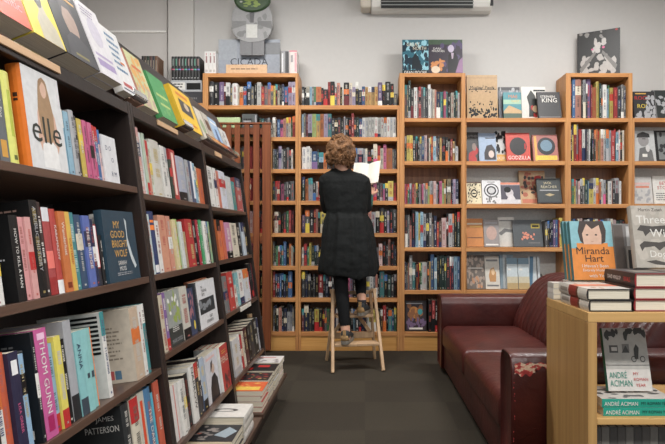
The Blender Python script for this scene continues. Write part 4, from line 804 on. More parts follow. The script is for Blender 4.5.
deck('white book with rows of small blue print on the sloping top', 123.5, 140, (226, 225, 224), .24, .03, [('l', .15, .3, .85, .92, 6, 5, (90, 130, 170)), ('r', .55, .48, .8, .52, (226, 120, 60)), ('r', .2, .1, .8, .16, (200, 90, 90)), ('r', .1, .04, .9, .06, 'n')], off=.012)
deck('pale green and orange book with a salmon spine on the sloping top', 144, 159, (206, 206, 150), .225, .03, [('n', .1, .3, .9, .95, 18, .14, 61, (232, 170, 90)), ('n', .1, .05, .9, .4, 14, .12, 62, (196, 170, 150)), ('r', .2, .7, .8, .76, (226, 110, 60))], spine_col=(220, 150, 130))
deck('green book with faint pattern on the middle sloping top', 163, 178.5, (74, 160, 92), .2, .028, [('n', .1, .1, .9, .9, 14, .1, 63, (110, 176, 100)), ('r', .15, .5, .85, .56, (190, 210, 120)), ('r', .2, .3, .8, .35, (190, 210, 120))])
deck('yellow book with a dark photo block on the middle sloping top', 184.5, 203, (240, 190, 36), .2, .045, [('p', [(.2, .4), (.8, .36), (.84, .7), (.24, .74)], (70, 66, 66)), ('e', .56, .6, .12, .1, (206, 180, 150)), ('r', .2, .12, .8, .17, 'o'), ('r', .2, .82, .8, .9, (226, 120, 40))])
deck('beige book with a green blot on the rear sloping top', 206.5, 213, (200, 192, 176), .2, .022, [('e', .5, .5, .3, .2, (140, 160, 120))])
deck('taupe book between the beige and pale blue ones', 213.5, 219.5, (176, 168, 156), .205, .022, [('r', .2, .5, .8, .8, 'b')])
deck('pale blue book with a navy figure on the rear sloping top', 220, 227.5, (150, 180, 212), .205, .02, [('p', [(.3, .1), (.7, .1), (.6, .7), (.4, .7)], (60, 84, 130)), ('r', .1, .84, .9, .9, 'w')])
deck('silver book at the rear end of the sloping tops', 228.5, 235, (190, 190, 188), .18, .02, [('n', .1, .1, .9, .9, 10, .14, 66, (120, 120, 124))])

# --- stacks lying on the low platform
def lying(label, xr, y0, y1, z, t, d, c, art=(), kind='paperback', hb=False, group=None, page=PAGE, spine_col=None, out='page'):
    """book lying flat; its width runs into the shelf, top cover shown. out='page': fore-edge to the aisle"""
    hgt = y1 - y0
    if out == 'page': # local X->up, Y (spine to fore-edge) -> +X, Z -> +-Y
        M = basis((0, 0, 1), (1, 0, 0), (0, 1, 0), (xr - d, y0, z + t / 2))
    else:
        M = basis((0, 0, 1), (-1, 0, 0), (0, -1, 0), (xr, y1, z + t / 2))
    o = book(kind, M, t, hgt, d, c, art=art, hb=hb, page=page, child=True, spine_col=spine_col)
    return tag(o, label, 'book', group)
POS = ['lowest', 'second', 'third', 'fourth', 'fifth', 'sixth', 'seventh', 'topmost']
def pile(name, y0, y1, ztop, n, cols, arts, xr=-.505, d=.2, hb=False, out='page', spine=None):
    z = .1708; t = (ztop - z) / n - .0006
    for j in range(n):
        last = j == n - 1
        dx = rng.uniform(-.012, .0); dy = rng.uniform(0, .006)
        pos = 'topmost' if last else POS[j] if j < 7 else 'eighth'
        lying('%s, %s of its pile on the low platform' % (name, pos), xr + dx, y0 + dy, y1 - .008 + dy, z, t, d, cols[j % len(cols)] if not last else cols[-1], arts if last else (), hb=hb, group='pile: ' + name, out=out, spine_col=spine)
        z += t + .0006
pile('white hardback with a dark oval emblem', 2.36, 2.55, .282, 3, [(214, 208, 200), (206, 200, 190), (216, 212, 204)], [('e', .5, .5, .28, .12, (84, 80, 78)), ('e', .5, .52, .18, .07, (216, 212, 204))], hb=True, out='spine')
pile('black paperback with a grey photo patch', 2.15, 2.345, .258, 3, [(60, 60, 60), (66, 64, 62), (48, 48, 50)], [('n', .05, .1, .6, .9, 26, .1, 72, (140, 130, 124)), ('p', [(.62, .35), (.85, .2), (.98, .6), (.8, .85)], (150, 166, 176)), ('n', .1, .4, .6, .8, 6, .06, 73, (200, 110, 90))], d=.23)
pile('golden yellow paperback with a cream panel', 1.95, 2.135, .238, 3, [(222, 168, 50), (210, 160, 60), (232, 176, 44)], [('r', .2, .3, .8, .8, (206, 110, 50)), ('r', .1, .0, .55, .5, (226, 218, 190))], d=.24)
lying('cream booklet resting on the golden yellow pile', -.56, 1.955, 2.085, .2392, .008, .17, (228, 222, 204), group=None)
pile('red and white paperback with an orange cover', 2.76, 2.94, .278, 4, [(176, 60, 54), (190, 70, 60), (214, 206, 198), (170, 50, 50), (222, 96, 50)], [('r', .1, .1, .9, .45, (236, 190, 70)), ('n', .2, .5, .9, .95, 8, .12, 75, (232, 150, 70))], d=.21)
pile('dark paperback with small red and gold pictures', 2.96, 3.13, .28, 4, [(150, 140, 132), (196, 190, 182), (60, 50, 50), (54, 44, 46)], [('n', .05, .1, .95, .9, 22, .1, 77, (160, 60, 56)), ('n', .05, .1, .95, .9, 10, .07, 78, (200, 160, 90))], d=.22)
pile('black paperback with two red blocks', 3.15, 3.32, .282, 4, [(200, 196, 190), (190, 186, 180), (44, 42, 44), (36, 36, 38)], [('r', .15, .1, .4, .45, 'r'), ('r', .5, .5, .8, .8, 'r')], d=.22)
pile('white paperback with pink and grey marks', 3.34, 3.53, .283, 4, [(214, 208, 204), (206, 150, 150), (190, 186, 186), (218, 212, 208)], [('n', .1, .1, .9, .9, 16, .1, 79, (150, 140, 140)), ('r', .3, .7, .8, .8, (206, 120, 120))], d=.22)

# ------------------------------------------------------------------ leather sofa
r = empty('leather_sofa', (1.05, 3.27, 0), 'worn oxblood leather sofa with rounded channelled back before the bookcases', 'sofa')
def rbox(name, lo, hi, rad, mat, parent, seg=4, bulge=0):
    """soft box: bevelled edges and a slightly domed top"""
    nx, ny = 8, 12
    m = MB(); rings = []
    (x0, y0, z0), (x1, y1, z1) = lo, hi
    cx, cy = (x0 + x1) / 2, (y0 + y1) / 2
    def ring(inset, z):
        pts = []; q = max(rad - inset, .001); a0, b0, a1, b1 = x0 + inset, y0 + inset, x1 - inset, y1 - inset
        for (px_, py_, s) in ((a1 - q, b1 - q, 0), (a0 + q, b1 - q, 1), (a0 + q, b0 + q, 2), (a1 - q, b0 + q, 3)):
            for j in range(7):
                t = math.pi / 2 * (s + j / 6); pts.append((px_ + q * math.cos(t), py_ + q * math.sin(t), z))
        return pts
    for j in range(7):
        t = math.pi / 2 * j / 6; rings.append(ring(rad * .7 * (1 - math.sin(t)), z0 + rad * .7 * (1 - math.cos(t))))
    for j in range(7):
        t = math.pi / 2 * j / 6; rings.append(ring(rad * (1 - math.cos(t)), z1 - rad + rad * math.sin(t)))
    if bulge:
        W, D = x1 - x0 - 2 * rad, y1 - y0 - 2 * rad
        last = rings[-1]
        for k in (.8, .55, .3, .08):
            rings.append([(cx + (p[0] - cx) * k, cy + (p[1] - cy) * k, z1 + bulge * (1 - k * k)) for p in last])
    m.loft(rings); return m.make(name, mat, parent, smooth=True)
rbox('base', (.585, 2.20, .045), (1.55, 4.36, .235), .03, LEATHER, r)
rbox('seat_cushion', (.568, 2.352, .215), (1.24, 3.244, .375), .045, LEATHER, r, bulge=.022)
rbox('seat_cushion', (.568, 3.25, .215), (1.24, 4.142, .375), .045, LEATHER, r, bulge=.022)
def arm(ya, yb):
    m = MB(); n = 12; ring = []
    w = (yb - ya) / 2; c = (ya + yb) / 2; zt = .575; rr = .055
    pr = [(ya + .006, .05), (yb - .006, .05)]
    for cy, s in ((yb - rr, 0), (ya + rr, 1)):
        for j in range(9):
            t = math.pi / 2 * (s + j / 8); pr.append((cy + rr * math.cos(t), zt - rr + rr * math.sin(t) + (.012 if .2 < (j + s * 8) / 16 < .8 else 0)))
    pr = [p for p in pr]
    rings = []
    cz = .31
    for x, k in ((.575, .86), (.566, .93), (.566, .965), (.572, .99), (.585, 1.0), (.8, 1.0), (1.1, .998), (1.35, 1.0), (1.52, 1.0), (1.55, .96)):
        rings.append([(x, c + (y - c) * (1 - (1 - k) * .6), cz + (z - cz) * (1 - (1 - k) * .35)) for y, z in pr])
    m.loft([list(reversed(q)) for q in rings]); return m.make('arm', LEATHER, r, smooth=True)
a1 = arm(2.165, 2.345); a2 = arm(4.15, 4.385)
# channelled back
prof = [(1.10, .30), (1.075, .36), (1.085, .43), (1.125, .52), (1.165, .60), (1.215, .68), (1.275, .735), (1.35, .765), (1.44, .775), (1.53, .76), (1.60, .70), (1.62, .5), (1.60, .06), (1.40, .06), (1.2, .2)]
m = MB(); rings = []
yy0, yy1 = 2.352, 4.142; nn = 132
for j in range(nn + 1):
    f = j / nn; y = yy0 + (yy1 - yy0) * f
    edge = min(f, 1 - f) * (yy1 - yy0); end = math.sqrt(max(0, 1 - (1 - min(1, edge / .06)) ** 2))
    ch = abs(math.sin(math.pi * f * 22)) ** .6
    ring = []
    for i, (x, z) in enumerate(prof):
        k = (.018 * ch - .018) if 1 <= i <= 9 else 0
        nx, nz = (-.9, .35) if i < 6 else (-.3, .95)
        s = -.03 * (1 - end)
        ring.append((x + nx * (k + s), y, z + nz * (k + s)))
    rings.append(ring)
m.loft(rings); o = m.make('backrest', LEATHER, r, smooth=True); sb = o.modifiers.new('s', 'SUBSURF'); sb.levels = sb.render_levels = 1
for x, y in ((.64, 2.26), (.64, 4.29), (1.48, 2.26), (1.48, 4.29)):
    m = MB(); m.loft([[(x + q * math.cos(t), y + q * math.sin(t), z) for t in [2 * math.pi * j / 14 for j in range(14)]] for q, z in ((.02, 0), (.028, .05))]); m.make('foot', DARK, r, smooth=True)
# torn patch on the near arm
m = MB(); rr = random.Random(5); cols = [(206, 176, 150), (176, 70, 66), (150, 54, 54), (214, 190, 166), (140, 100, 84), (190, 96, 88)]
def lo_edge(x): return .532 - .016 * math.sin((x - .57) * 34) * .5 - (.016 if x < .66 else 0) - .006 * math.sin(x * 190)
NX, NZ = 90, 12
def pp(i, j):
    x = .578 + .31 * i / NX + .0015 * math.sin(j * 2.1); f = j / NZ; return (x, 2.1655 - .003, (.556 + .003 * math.sin(x * 160)) * (1 - f) + lo_edge(x) * f)
from mathutils import noise
for i in range(NX):
    for j in range(NZ):
        x, y, z = pp(i, j); v = noise.noise((x * 38, 3.1, z * 85)) + .5 * noise.noise((x * 90, 9, z * 150)) + (.25 if j > NZ * .6 else 0)
        m.face([pp(i, j + 1), pp(i + 1, j + 1), pp(i + 1, j), pp(i, j)], cols[0 if v < -.25 else 3 if v < -.05 else 5 if v < .1 else 1 if v < .35 else 2])
o = m.make('torn_patch', COVER, r)
o['label'] = 'torn patch showing red and cream under the leather'
m = MB()
for j in range(16):
    z = .1 + .40 * rr.random(); x = .574 + .006 * rr.random(); m.ell((x, 2.1655, z), (.002, .0012, .002 + .003 * rr.random()), 6, 4, cols[rr.randrange(1, 3)])
o = m.make('scuffing', COVER, r); o['kind'] = 'stuff'

# ------------------------------------------------------------------ display table (open oak box with a shelf)
tx0, tx1, ty0, ty1, tz = .697, 1.42, 1.75, 2.150, .811
r = empty('display_table', ((tx0 + tx1) / 2, (ty0 + ty1) / 2, 0), 'pale oak open display table carrying book stacks beside the sofa', 'display table')
boxo('top_board', (tx0, ty0, tz - .031), (tx1, ty1, tz), BIRCHH, r, .002)
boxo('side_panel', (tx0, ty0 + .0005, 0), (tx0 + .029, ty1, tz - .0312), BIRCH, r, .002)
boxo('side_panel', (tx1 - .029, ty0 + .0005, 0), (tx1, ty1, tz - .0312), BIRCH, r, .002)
boxo('shelf', (tx0 + .0292, ty0 + .001, .459), (tx1 - .0292, ty1, .479), BIRCHH, r, .002)
boxo('shelf', (tx0 + .0292, ty0 + .001, .06), (tx1 - .0292, ty1, .08), BIRCHH, r, .002)

def flat(label, x0, x1, y0, y1, z, t, c, art=(), spine='left', hb=True, kind='hardback', group=None, st=(), sp=None, page=PAGE, back=(), edge=None):
    """flat book, its spine towards -X ('left') or towards the camera ('front')"""
    if spine == 'left':   # X up, Y -> +X, Z -> +Y
        M = basis((0, 0, 1), (1, 0, 0), (0, 1, 0), (x0, y0, z + t / 2)); h, d = y1 - y0, x1 - x0
    else:                 # X up, Y(spine->fore) -> +Y, Z -> -X
        M = basis((0, 0, 1), (0, 1, 0), (-1, 0, 0), (x1, y0, z + t / 2)); h, d = x1 - x0, y1 - y0
    o = book(kind, M, t, h, d, c, art=art, hb=hb, child=True, spine=sp, spine_text=st)
    return tag(o, label, 'book', group)
gl = 'brown and maroon spined pile on the display table'
zt = tz + .0006
SPM = [(0, 1, .0, .3, (216, 208, 196)), (0, 1, .3, .36, (110, 66, 50)), (0, 1, .36, .62, (150, 60, 50)), (0, 1, .62, 1, (206, 200, 190)), (.3, .7, .66, .92, (150, 140, 130))]
flat('hardback with maroon and pale spine, lower of the two at the table corner', .708, .846, 1.765, 2.02, zt, .035, (46, 42, 42), sp=SPM, group=gl)
flat('hardback with maroon and pale spine, upper one before the teal portrait books', .703, .841, 1.768, 2.022, zt + .0358, .035, (46, 42, 42), sp=SPM, group=gl,
     art=[('r', 0, 0, 1, 1, (196, 190, 182)), ('r', 0, .35, 1, .62, (206, 100, 66)), ('n', .1, .1, .9, .9, 8, .1, 90, (170, 120, 90))])
gr = 'black and red pile on the display table'
zz2 = zt
RB = [('r', 0, 0, 1, 1, (50, 44, 44)), ('r', .05, .2, .95, .5, (150, 40, 44))]
for j, nm in enumerate(('lowest', 'middle')):
    flat('black and red trimmed hardback, %s in the pile beside the maroon spines' % nm, .853, .995, 1.77, 1.99, zz2, .0372, (150, 40, 44), sp=[(0, 1, 0, 1, (44, 38, 38))], group=gr, art=[('r', .002, .002, .998, .998, (44, 40, 40))]); zz2 += .0378
flat('black hardback with white and red spine lettering on top of its pile', .858, .998, 1.775, 2.0, zz2, .044, (160, 42, 46), group=gr, sp=[(0, 1, 0, 1, (46, 40, 40))], st=[], art=[('r', .002, .002, .998, .998, (66, 56, 54)), ('r', .2, .3, .8, .6, (150, 140, 130))])
spo = bpy.context.scene.objects[-1]
m = MB(); zc = zz2 + .022
put_text(m, 'DAVID WINSLOP', lambda a, b: (.858 - .0046, 1.92 - a, zc + b), .013, (222, 216, 210), .1); put_text(m, 'RIVALS', lambda a, b: (.858 - .0046, 1.825 - a, zc + b), .015, (206, 60, 60), .045)
q = m.make('spine_title', COVER); q.parent = [o for o in COL.objects if o.get('label', '').startswith('black hardback with white and red spine')][0]; q.matrix_parent_inverse = q.parent.matrix_basis.inverted()
ztop2 = zz2 + .0446
# teal portrait books standing on the left pile
def leaning(label, x0, w, y, z, h, t, c, art, lean, kind='paperback', hb=False, group=None, spine_col=None):
    th = math.radians(lean)
    ex = Vector((0, -math.cos(th), math.sin(th))); ey = Vector((1, 0, 0)); ez = Vector((0, math.sin(th), math.cos(th)))
    o = book(kind, basis(ex, ey, ez, Vector((x0, y + t / 2 * math.cos(th), z + t / 2 * math.sin(th) + .001))), t, h, w, c, art=art, hb=hb, child=True, spine_col=spine_col)
    return tag(o, label, 'book', group)
MH = [('r', 0, 0, 1, .62, (236, 140, 56)), ('r', 0, .53, .13, .62, (130, 190, 200)), ('r', .87, .56, 1, .62, (130, 190, 200)),
      ('p', [(.22, .66), (.18, .82), (.24, 1), (.8, 1), (.86, .84), (.82, .64), (.72, .6), (.3, .6)], (74, 62, 58)),
      ('p', [(.3, .6), (.28, .78), (.4, .95), (.52, .86), (.7, .93), (.74, .76), (.72, .6)], (226, 184, 158)), ('e', .4, .76, .03, .014, (70, 60, 56)), ('e', .61, .76, .03, .014, (70, 60, 56)), ('r', .48, .64, .54, .65, (200, 150, 130)),
      ('t', 'Miranda', .5, .49, .12, (46, 44, 44), .86), ('t', 'Hart', .52, .36, .115, (46, 44, 44), .44),
      ('t', "I Haven't Been", .52, .235, .055, 'w', .62), ('t', 'Entirely Honest', .52, .155, .06, 'w', .66), ('t', 'with You', .56, .07, .055, 'w', .4)]
zl2 = zt + .0358 + .0358
TEAL = (108, 168, 176); dyk = .026
gm = 'teal portrait books behind the maroon spined pile'
rs = empty('acrylic_riser', (.85, 2.09, tz), 'clear acrylic riser under the teal portrait books', 'riser')
boxo('top_plate', (.758, 2.034, tz + .066), (.925, 2.146, tz + .070), ACRYL, rs)
for y in (2.038, 2.138): boxo('leg_plate', (.760, y, tz + .0006), (.923, y + .004, tz + .0659), ACRYL, rs)
zl2 = tz + .0704
for j, nm in enumerate(('front', 'middle', 'rear')):
    leaning('%s of three teal portrait books with an orange lower cover' % nm, .763 - .004 * j, .155, 2.04 + j * dyk, zl2, .222, .0225, (136, 194, 204) if j == 0 else TEAL, MH if j == 0 else [('r', 0, 0, 1, .6, (236, 140, 56))], 14, group=gm, spine_col=(70, 128, 132))
# grey brochure stand and the dogs book
r2 = empty('brochure_stand', (.96, 2.09, tz), 'clear acrylic brochure stand with a grey leaflet behind the teal books', 'brochure stand')
bx0, bx1 = px(617, 2.08), px(646, 2.08)
def tl(x, a, b): return Vector((x, 2.07 + a * .17 + b, tz + .002 + a * .985))
m = MB(); m.box((bx0 + .02, .0, .012), (bx1, .23, .015), None, tl); m.make('back_plate', ACRYL, r2)
boxo('foot_plate', (bx0 + .02, 2.035, tz + .0005), (bx1, 2.13, tz + .0035), ACRYL, r2)
m = MB(); m.box((bx0, .03, .0), (bx1 - .03, .285, .008), (128, 126, 126), tl); put_art(m, [('p', [(.05, .05), (.6, .05), (.45, .98), (.02, .98)], (104, 96, 92)), ('r', .62, .3, .96, .96, (196, 198, 198))], lambda a, b, e: tl(bx0 + a * (bx1 - .03 - bx0), .03 + b * .255, -e - .0003), .1, .25); q = m.make('leaflet', COVER, r2)
m = MB(); m.box((bx0 + .035, .02, -.022), (bx1, .20, -.014), (136, 134, 132), tl); put_art(m, [('r', .08, .42, .92, .92, (44, 44, 46)), ('r', .1, .1, .9, .3, (150, 148, 146))], lambda a, b, e: tl(bx0 + .035 + a * (bx1 - bx0 - .035), .02 + b * .18, -.0223 - e), .09, .18); m.make('card', COVER, r2)
leaning('grey hardback with dark running dogs and white capitals on its cover', .938, .17, 1.93, ztop2, .222, .03, (176, 168, 156), [('n', .02, .02, .98, .98, 20, .18, 99, (188, 180, 168)),
    ('p', [(.08, .6), (.16, .68), (.4, .66), (.74, .68), (.9, .62), (.86, .56), (.7, .58), (.62, .5), (.56, .57), (.34, .57), (.24, .5), (.2, .58)], (78, 74, 70)),
    ('p', [(.1, .36), (.2, .42), (.5, .4), (.8, .44), (.92, .4), (.8, .35), (.6, .33), (.5, .27), (.4, .34), (.2, .32), (.14, .26)], (78, 74, 70)),
    ('p', [(.2, .1), (.4, .12), (.6, .08), (.8, .1), (.7, .03), (.4, .05)], (78, 74, 70)),
    ('t', 'Martin Zusek', .4, .93, .05, (70, 62, 58), .62), ('t', 'Three', .38, .77, .13, 'w', .6), ('t', 'Wild', .58, .55, .13, 'w', .5), ('t', 'Dogs', .5, .2, .14, 'w', .7)], 13, kind='hardback', hb=True)
for j in range(3):
    o = flat('small pale notebook at the back table corner, %s of three' % ('lowest', 'middle', 'topmost')[j], .7, .752, 2.08, 2.145, zt + j * .0205, .02, ((206, 200, 190), (222, 216, 206), (196, 190, 180))[j], hb=False, kind='notebook', group='pale notebooks at the back table corner')
# inside the display table
zs = .4796
gt = 'teal spined books lying inside the display table'
for j, nm in enumerate(('lower', 'upper')):
    flat('teal spined book with white capitals, %s of two lying inside the display table' % nm, .755 - .004 * j, .985 - .004 * j, 1.775, 1.925, zs + j * .0272, .0266, (208, 204, 196), spine='front', hb=False, kind='paperback', group=gt,
         sp=[(0, 1, 0, 1, (40, 150, 130))], st=[('ANDRÉ ACIMAN', .745, .62, 'w'), ('MY ROMAN YEAR', .27, .4, 'k')] if 0 else [], art=[('n', .05, .05, .95, .95, 26, .1, 101 + j, (90, 92, 92))] if j else ())
for o in [o for o in COL.objects if o.get('group') == gt]:
    t = .0266; m = MB(); x0 = o.matrix_basis.translation.x - .23; zc = o.matrix_basis.translation.z
    put_text(m, 'ANDRÉ ACIMAN', lambda a, b: (x0 + .06 + a, 1.775 - .0024, zc + b), .0165, (226, 224, 218), .106); put_text(m, 'MY ROMAN YEAR', lambda a, b: (x0 + .17 + a, 1.775 - .0024, zc + b), .0095, (30, 40, 38), .092)
    q = m.make('spine_title', COVER); q.parent = o; q.matrix_parent_inverse = o.matrix_basis.inverted()
leaning('white street photo book standing on the teal spined pair', .80, .145, 1.838, zs + .0544, .205, .02, (206, 202, 194), [('r', 0, .34, 1, 1, (176, 174, 166)), ('n', .02, .84, .98, .99, 16, .1, 103, (60, 60, 58)), ('p', [(.06, .86), (.2, .87), (.24, .94), (.1, .95)], (60, 60, 58)), ('r', .12, .6, .32, .72, (84, 84, 82)), ('r', .17, .63, .3, .69, (196, 192, 186)), ('r', .42, .62, .58, .74, (120, 118, 114)), ('p', [(.4, .6), (.5, .72), (.58, .6)], (70, 70, 68)),
    ('e', .66, .5, .06, .05, (66, 66, 64)), ('e', .66, .5, .045, .035, (176, 174, 166)), ('e', .86, .5, .06, .05, (66, 66, 64)), ('e', .86, .5, .045, .035, (176, 174, 166)), ('p', [(.68, .5), (.76, .5), (.8, .68), (.74, .74), (.68, .66)], (60, 60, 58)), ('r', 0, .4, 1, .41, (110, 108, 104)),
    ('t', 'ANDRÉ', .25, .26, .12, (44, 140, 120), .4), ('t', 'ACIMAN', .3, .12, .1, (44, 140, 120), .5), ('t', 'MY', .66, .27, .045, 'r'), ('t', 'ROMAN', .76, .18, .045, 'r', .34), ('t', 'YEAR', .74, .09, .045, 'r', .28)], 16, spine_col=(40, 130, 112))
for j in range(9):
    x = .735 + j * .026
    o = book('paperback', basis(Vector((1, 0, 0)), Vector((0, 1, 0)), Vector((0, 0, 1)), (x + .0125, 1.80, .0806)), .0245, .355, .2, ((96, 92, 88), (120, 116, 110), (84, 82, 80))[j % 3], hb=False)
    tag(o, 'grey paperback upright on the display table\'s low shelf, %s from the near side' % ORD[j + 1], 'book', 'grey spines on the low table shelf')

# ------------------------------------------------------------------ beech step stool
yaw = math.radians(9); FC = Vector((-.052, 4.245, 0)); RX = Vector((math.cos(yaw), math.sin(yaw), 0)); BK = Vector((-math.sin(yaw), math.cos(yaw), 0))
def ST(x, b, z): return FC + RX * x + BK * b + Vector((0, 0, z))
r = empty('step_stool', tuple(ST(0, .2, 0)), 'beech folding step stool under the reader in front of the bookcase', 'step stool')
HW0, HW1 = .194, .168; BA, ZA = .27, .60
def bar(name, p, q, w, d, parent=r):
    p, q = Vector(p), Vector(q); ax = (q - p).normalized(); s = RX if abs(ax.dot(RX)) < .8 else Vector((0, 0, 1)); s = (s - ax * s.dot(ax)).normalized(); n = ax.cross(s)
    m = MB(); m.loft([[pt + s * (w / 2 * a) + n * (d / 2 * b) for a, b in ((-1, -1), (1, -1), (1, 1), (-1, 1))] for pt in (p, q)])
    return m.make(name, STOOLW, parent, bevel=.004)
for s in (-1, 1):
    bar('front_leg', ST(s * HW0, 0, .001), ST(s * HW1, BA, ZA), .024, .04)
    bar('rear_leg', ST(s * (HW0 + .008), .425, .001), ST(s * (HW1 - .026), BA + .02, ZA - .01), .022, .034)
    m = MB(); m.tube([ST(s * (HW1 + .02), BA + .005, ZA - .012), ST(s * (HW1 - .026), BA + .005, ZA - .012)], .017, 12); m.make('pivot_knob', STOOLW, r, smooth=True)
def step(b0, b1, z, hw):
    m = MB(); m.box((-hw, b0, z - .022), (hw, b1, z), None, lambda x, b, q: ST(x, b, q)); return m.make('step', STOOLW, r, bevel=.004)
step(.055, .175, .205, .172); step(.188, .30, .405, .15)
bar('top_rail', ST(-HW1 + .02, BA + .045, ZA - .03), ST(HW1 - .02, BA + .045, ZA - .03), .03, .014)
bar('rear_rail', ST(-HW0 + .016, .36, .215), ST(HW0 - .016, .36, .215), .05, .016)
bar('brace', ST(-.15, .352, .24), ST(-.02, .318, .42), .03, .012); bar('brace', ST(.15, .352, .24), ST(.02, .318, .42), .03, .012)

# ------------------------------------------------------------------ the reader
SKIN = plain('skin', (206, 158, 134), .5, 0, 30, .05); SKIN.node_tree.nodes['Principled BSDF'].inputs['Subsurface Weight'].default_value = .08
DRESS = plain('black_linen', (25, 27, 27), .85, .25, 90, .25, .2); LEGG = plain('black_knit', (18, 19, 21), .8, .1, 120, .2, .2)
HAIRM = plain('auburn_hair', (118, 84, 55), .5, 0, 28, .6, .3); TEALC = plain('teal_jersey', (52, 96, 88), .8, .1, 60, .1)
SHOE = plain('charcoal_suede', (46, 50, 52), .8, .1, 60, .15); SOLE = plain('pale_sole', (120, 114, 104), .6, 0, 40, .05); HEEL = plain('tan_suede', (158, 126, 84), .75, .1, 60, .1); SOCK = plain('dark_sock', (40, 40, 44), .9)
EYEW = plain('eye_white', (230, 228, 222), .3); IRIS = plain('iris', (84, 66, 50), .3)
PR = empty('person', (-.14, 4.42, .2), 'person seen from behind in a loose black dress, reading on a step stool', 'person')
K2 = 4.45 / F
HC = Vector((-.192, 4.43, 1.695))             # head centre
HR = Matrix.Rotation(math.radians(-12), 3, 'Z') @ Matrix.Rotation(math.radians(-14), 3, 'X') @ Matrix.Rotation(math.radians(4), 3, 'Y')   # bowed to the book
def hd(x, y, z): return HC + HR @ Vector((x, y, z))
b = MB()
b.ell(HC, (.075, .094, .108), 20, 14, rot=HR); b.ell(hd(0, .03, -.055), (.056, .066, .066), 16, 10, rot=HR)     # skull, jaw
b.tube([hd(0, .088, .012), hd(0, .104, -.018), hd(0, .092, -.03)], [.008, .014, .009], 8)                      # nose
b.ell(hd(0, .088, -.058), (.022, .01, .005), 10, 6, rot=HR); b.ell(hd(0, .087, -.069), (.019, .01, .006), 10, 6, rot=HR); b.ell(hd(0, .078, -.098), (.018, .014, .012), 10, 6, rot=HR)
for s in (-1, 1): b.ell(hd(s * .076, -.005, -.015), (.01, .02, .032), 10, 8, rot=HR); b.ell(hd(s * .034, .08, .022), (.02, .012, .006), 10, 6, rot=HR)
NB = Vector((-.178, 4.43, 1.53)); CH = Vector((-.165, 4.44, 1.38)); WA = Vector((-.15, 4.45, 1.2)); PE = Vector((-.14, 4.46, 1.04))
b.tube([hd(0, -.01, -.06), NB + Vector((0, 0, .02)), NB - Vector((0, 0, .05))], [.05, .05, .06], 14)
def oval(c, rx, ry, n=24): return [(c[0] + rx * math.cos(2 * math.pi * j / n), c[1] + ry * math.sin(2 * math.pi * j / n), c[2]) for j in range(n)]
b.loft([oval((-.176, 4.43, 1.52), .06, .055), oval((-.172, 4.435, 1.495), .12, .07), oval((-.168, 4.44, 1.45), .165, .09), oval(CH, .15, .1), oval((-.157, 4.45, 1.28), .13, .092), oval(WA, .122, .09), oval((-.145, 4.455, 1.12), .15, .1), oval(PE, .165, .11), oval((-.138, 4.46, .97), .13, .1)])
LSH, LEL, LWR = Vector((-.312, 4.435, 1.452)), Vector((-.306, 4.50, 1.255)), Vector((-.115, 4.64, 1.375))
RSH, REL, RWR = Vector((-.012, 4.435, 1.452)), Vector((.004, 4.51, 1.25)), Vector((.04, 4.65, 1.375))
b.tube([LSH, LSH.lerp(LEL, .5), LEL], [.05, .046, .04], 12); b.tube([LEL, LEL.lerp(LWR, .35), LWR], [.04, .04, .026], 12)
b.tube([RSH, RSH.lerp(REL, .5), REL], [.05, .046, .04], 12); b.tube([REL, REL.lerp(RWR, .35), RWR], [.04, .04, .026], 12)
LAN, RAN = Vector((-.148, 4.318, .285)), Vector((-.026, 4.43, .515))
LHP, RHP = Vector((-.215, 4.46, 1.0)), Vector((-.065, 4.46, 1.0)); LKN, RKN = Vector((-.187, 4.385, .645)), Vector((-.05, 4.655, .81))
b.tube([LHP, LHP.lerp(LKN, .5), LKN, LKN.lerp(LAN, .3), LAN, LAN - Vector((0, -.01, .05))], [.085, .07, .052, .052, .034, .036], 16)
b.tube([RHP, RHP.lerp(RKN, .5), RKN, RKN.lerp(RAN, .3), RAN, RAN - Vector((0, -.01, .05))], [.085, .07, .052, .052, .034, .036], 16)
# feet inside the shoes
LFD = Vector((.16, .987, 0)).normalized(); RFD = Vector((.22, .975, 0)).normalized()
for an, fd in ((LAN, LFD), (RAN, RFD)):
    z = an.z - .05
    b.tube([an - fd * .025 + Vector((0, 0, -.045)), an + fd * .05 + Vector((0, 0, -.035)), an + fd * .13 + Vector((0, 0, -.055)), an + fd * .17 + Vector((0, 0, -.058))], [.028, .032, .024, .014], 10)
# hands: palm, four fingers and a thumb closed on the book
def hand(wr, d, up, side, curl):
    d, up, side = d.normalized(), up.normalized(), side.normalized()
    pc = wr + d * .05
    b.tube([wr, wr + d * .03, wr + d * .085], [.025, .03, .03], 12)
    for i, L_ in enumerate((.062, .072, .068, .054)):
        o = wr + d * .082 + side * (.030 - .02 * i)
        p1 = o + d * L_ * .45 + up * curl * .004; p2 = p1 + (d * (1 - curl) + up * curl).normalized() * L_ * .32; p3 = p2 + (d * (1 - curl * 1.6) + up * curl * 1.3).normalized() * L_ * .26
        b.tube([o - d * .02, o, p1, p2, p3], [.0095, .0095, .0088, .0082, .0066], 8)
    o = wr + d * .025 + side * .028; p1 = o + (side * .8 + d * .55 + up * .3).normalized() * .035; p2 = p1 + (d * .8 + up * .5 + side * .1).normalized() * .03
    b.tube([wr + d * .02 + side * .01, o, p1, p2], [.014, .013, .0105, .0085], 8)
hand(LWR, Vector((.35, .75, .28)), Vector((0, -.3, .9)), Vector((-.9, .35, 0)), .4)
hand(RWR, Vector((.05, .8, .28)), Vector((0, -.3, .9)), Vector((.95, -.05, 0)), .4)
body = b.make('body', SKIN, PR)
md = body.modifiers.new('v', 'REMESH'); md.mode = 'VOXEL'; md.voxel_size = .0048
md = body.modifiers.new('sm', 'SMOOTH'); md.factor = .5; md.iterations = 3
bake(body); body.data.polygons.foreach_set('use_smooth', [True] * len(body.data.polygons))
